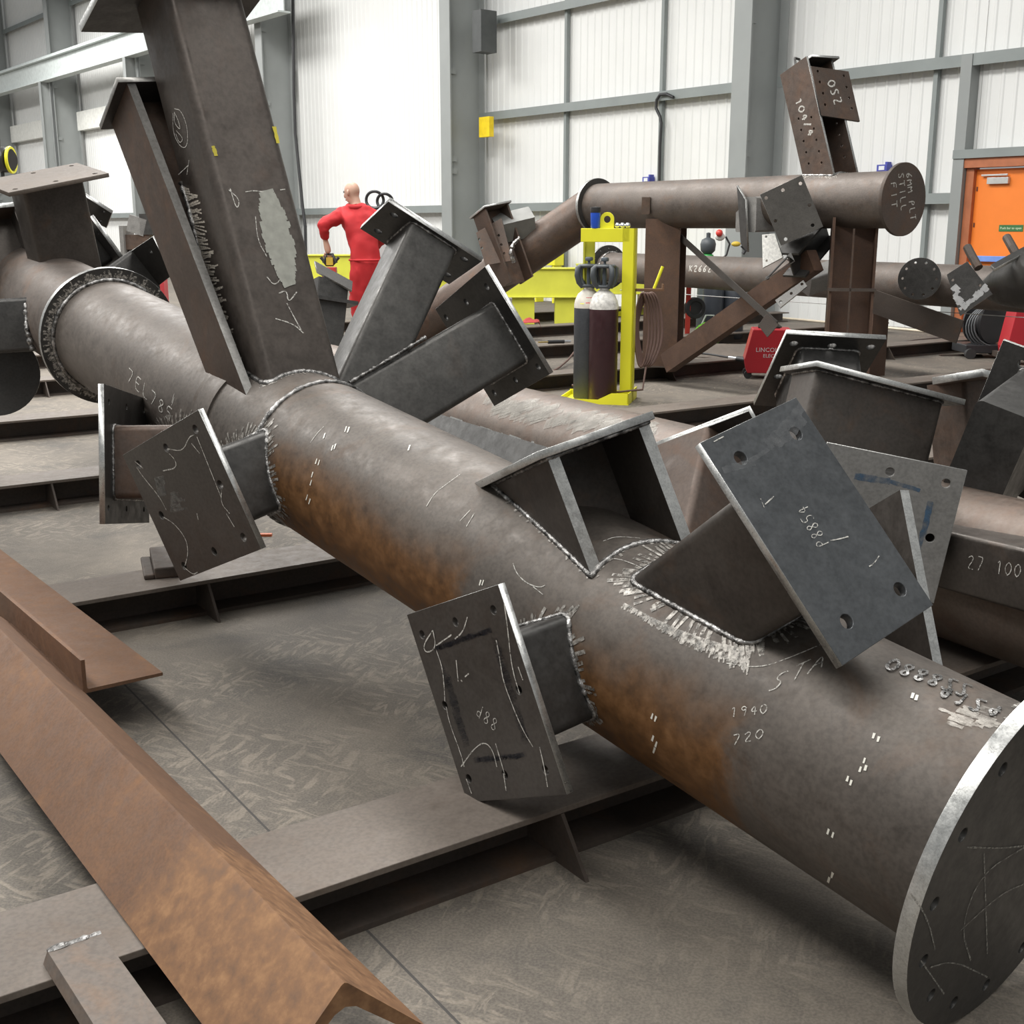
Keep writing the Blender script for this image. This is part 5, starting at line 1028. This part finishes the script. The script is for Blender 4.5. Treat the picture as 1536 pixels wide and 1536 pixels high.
J=[pj(549,402),pj(547,372),pj(542,345),pj(537,322),pj(534,309),  #0 pelvis..4 neck base
   pj(511,322,-.02),pj(483,338,-.06),pj(488,360,.06),           #5 sh L 6 elbow 7 wrist
   pj(561,326,.05),pj(579,352,.16),pj(560,372,.42),             #8 sh R 9 elbow 10 wrist
   pz(537,.92,-.02),pz(536,.56,.02),pz(538,.22,.0),             #11 hip L 12 knee 13 ankle
   pz(561,.92,.05),pz(562,.56,.08),pz(563,.22,.06)]
E_=[(0,1),(1,2),(2,3),(3,4),(3,5),(5,6),(6,7),(3,8),(8,9),(9,10),(0,11),(11,12),(12,13),(0,14),(14,15),(15,16)]
R_=[(.165,.13),(.16,.13),(.175,.13),(.15,.11),(.075,.075),(.085,.085),(.07,.07),(.05,.05),(.085,.085),(.07,.07),(.05,.05),(.11,.11),(.085,.085),(.075,.075),(.11,.11),(.085,.085),(.075,.075)]
body=[]
hd=pj(528,291); 
# body: continuous mesh (head, neck, trunk core, arms with hands, legs with feet)
fd=(pj(512,291)-pj(528,291)).normalized(); fd=(fd*.85+V((0,.5,-.12))).normalized()   # looking direction: left and away
JB=[j.copy() for j in J]+[pj(533,303),hd+V((0,0,-.045)),hd+V((0,0,.035)),pj(491,372,.09),pj(493,381,.1),pj(552,380,.5)]
nb=len(J); EB=list(E_)+[(4,nb),(nb,nb+1),(nb+1,nb+2),(7,nb+3),(nb+3,nb+4),(10,nb+5)]
RB_=[tuple(x*.55 for x in r) for r in R_]+[.06,(.07,.08),(.09,.1),.038,.034,.036]
RB_[4]=(.058,.058)
# feet
JB+= [hd+V((0,0,.1)),hd+V((0,0,.12))]; EB+=[(nb+2,nb+6),(nb+6,nb+7)]; RB_+=[(.062,.07),(.028,.03)]
JB+= [V((JB[13].x,JB[13].y,BH+.05)),V((JB[13].x,JB[13].y,BH+.045))+V((fd.x,fd.y,0))*.2,V((JB[16].x,JB[16].y,BH+.05)),V((JB[16].x,JB[16].y,BH+.045))+V((fd.x,fd.y,0))*.2]
EB+=[(13,nb+8),(nb+8,nb+9),(16,nb+10),(nb+10,nb+11)]; RB_+=[.05,.045,.05,.045]
bo=skin('body',JB,EB,RB_,SK,pr)
ov=skin('overalls',J,E_,R_,RO,pr,0,3)
tx_=bpy.data.textures.new('folds','CLOUDS'); tx_.noise_scale=.11; tx_.noise_depth=2
dm=ov.modifiers.new('folds','DISPLACE'); dm.texture=tx_; dm.strength=.05; dm.mid_level=.5
# face details and ears on the head, fingers on the visible hand
hx=hd+V((0,0,.01)); sdv=fd.cross(V((0,0,1))).normalized()
b=MB(); b.ball((0,0,0),.022,T(hx+fd*.088+V((0,0,-.015))),0,.8,.8,1.3); b.ball((0,0,0),.018,T(hx+fd*.07+V((0,0,-.06))),0,1,1,.6)
for s in (-1,1): b.ball((0,0,0),.03,T(hx+sdv*s*.08-fd*.01),0,.5,.7,1.1)
b.build('ears_and_nose',SK,pr,None,70)
b=MB(); 
for s in (-1,1): b.ball((0,0,0),.012,T(hx+fd*.075+sdv*s*.033+V((0,0,.02))))
b.build('eyes',plain('eye_dark',(.05,.04,.035),.3),pr,None,70)
wr=pj(493,380,.1); b=MB()
for i in range(4): b.tube([wr+V((-.03+.018*i,0,-.02)),wr+V((-.035+.02*i,.02,-.06-.004*(i%3))),wr+V((-.03+.018*i,.045,-.08))],[.011,.0095,.008],8)
b.tube([wr+V((-.035,.0,.0)),wr+V((-.055,.02,-.035)),wr+V((-.045,.035,-.06))],[.012,.01,.009],8); b.build('fingers',SK,pr,None,70)
b=MB(); b.tube([pj(534,309)+V((.085*math.cos(a),.075*math.sin(a),.012*math.sin(a))) for a in [2*math.pi*k/24 for k in range(24)]],.026,8,None,0,0,True,1.1); b.build('collar',RO,pr,None,70)
b=MB(); b.tube([pj(549,390)+V((.172*math.cos(a),.14*math.sin(a),0)) for a in [2*math.pi*k/28 for k in range(28)]],.012,8,None,0,0,True); b.build('waist_seam',RO,pr,None,70)
for ank in (13,16): b=MB(); p=V((J[ank].x,J[ank].y,BH)); f2=V((fd.x,fd.y,0)).normalized(); b.ball((0,0,0),.06,Matrix(((f2.x,-f2.y,0,p.x+f2.x*.07),(f2.y,f2.x,0,p.y+f2.y*.07),(0,0,1,p.z+.055),(0,0,0,1))),0,2.3,.85,.9); b.tube([p+V((0,0,.05)),p+V((0,0,.16))],.06,12); b.build('boot',BK,pr,None,70)
tl=pj(494,386,.12); t=thing('lifting_magnet',V(tl)-V((0,0,.2)),'red lifting magnet with black and yellow handle held by the person','lifting tool')
M=T(tl); b=MB(); b.tube([tl+V((-.06,0,-.06)),tl+V((-.02,0,.03)),tl+V((.03,0,.03)),tl+V((.07,0,-.06))],.02,8); b.tube([tl+V((-.09,0,.0)),tl+V((-.03,0,-.08)),tl+V((.03,0,-.08)),tl+V((.1,0,0))],.016,8); b.build('handle',BK,t,None,60)
MB().box(-.03,.04,-.03,.03,-.08,.0,M).build('yellow_tag',plain('tool_yellow',(.75,.55,.05),.5),t); MB().box(-.075,.07,-.06,.06,-.21,-.1,M).build('magnet_body',plain('magnet_red',(.5,.05,.04),.4),t,None,0,.008)
# hose loops behind the person
b=MB()
for cx,cy,r in ((562,300,.085),(577,302,.075)):
    c=at((cx,cy),13.4); b.tube([c+V((r*1.15*math.cos(a),.02*math.cos(2*a),r*1.1*math.sin(a))) for a in [2*math.pi*k/32 for k in range(32)]],.017,8,None,0,0,True)
hc=at((568,312),13.45); t=thing('hose_rack',V((hc.x,hc.y,0)),'black hose loops on a pale stand just behind the person','hose'); b.build('hose_loop',BK,t,None,60); MB().box(-.16,.14,-.02,.1,-hc.z,.02,T(hc)).build('stand',plain('pale_grey',(.5,.5,.5),.5),t)
# items seen in the slit right of the centre column
r=wallpt((735,190),0,.5); t=MB().box(-.05,.3,-.06,.06,-.2,.2,T(r)@Matrix(((WALLD.x,WALLN.x,0,0),(WALLD.y,WALLN.y,0,0),(0,0,1,0),(0,0,0,1)))).build('wall_sign_board',plain('bright_yellow',(.85,.62,.02),.4)); tag(t,'yellow board beside the centre column, under a wall rail','board')
r=wallpt((737,40),0,.5); t=MB().box(-.05,.25,-.1,.3,-.5,.3,T(r)@Matrix(((WALLD.x,WALLN.x,0,0),(WALLD.y,WALLN.y,0,0),(0,0,1,0),(0,0,0,1)))).build('wall_bracket',plain('bracket_dark',(.07,.075,.075),.5)); tag(t,'dark bracket box high beside the centre column','bracket')
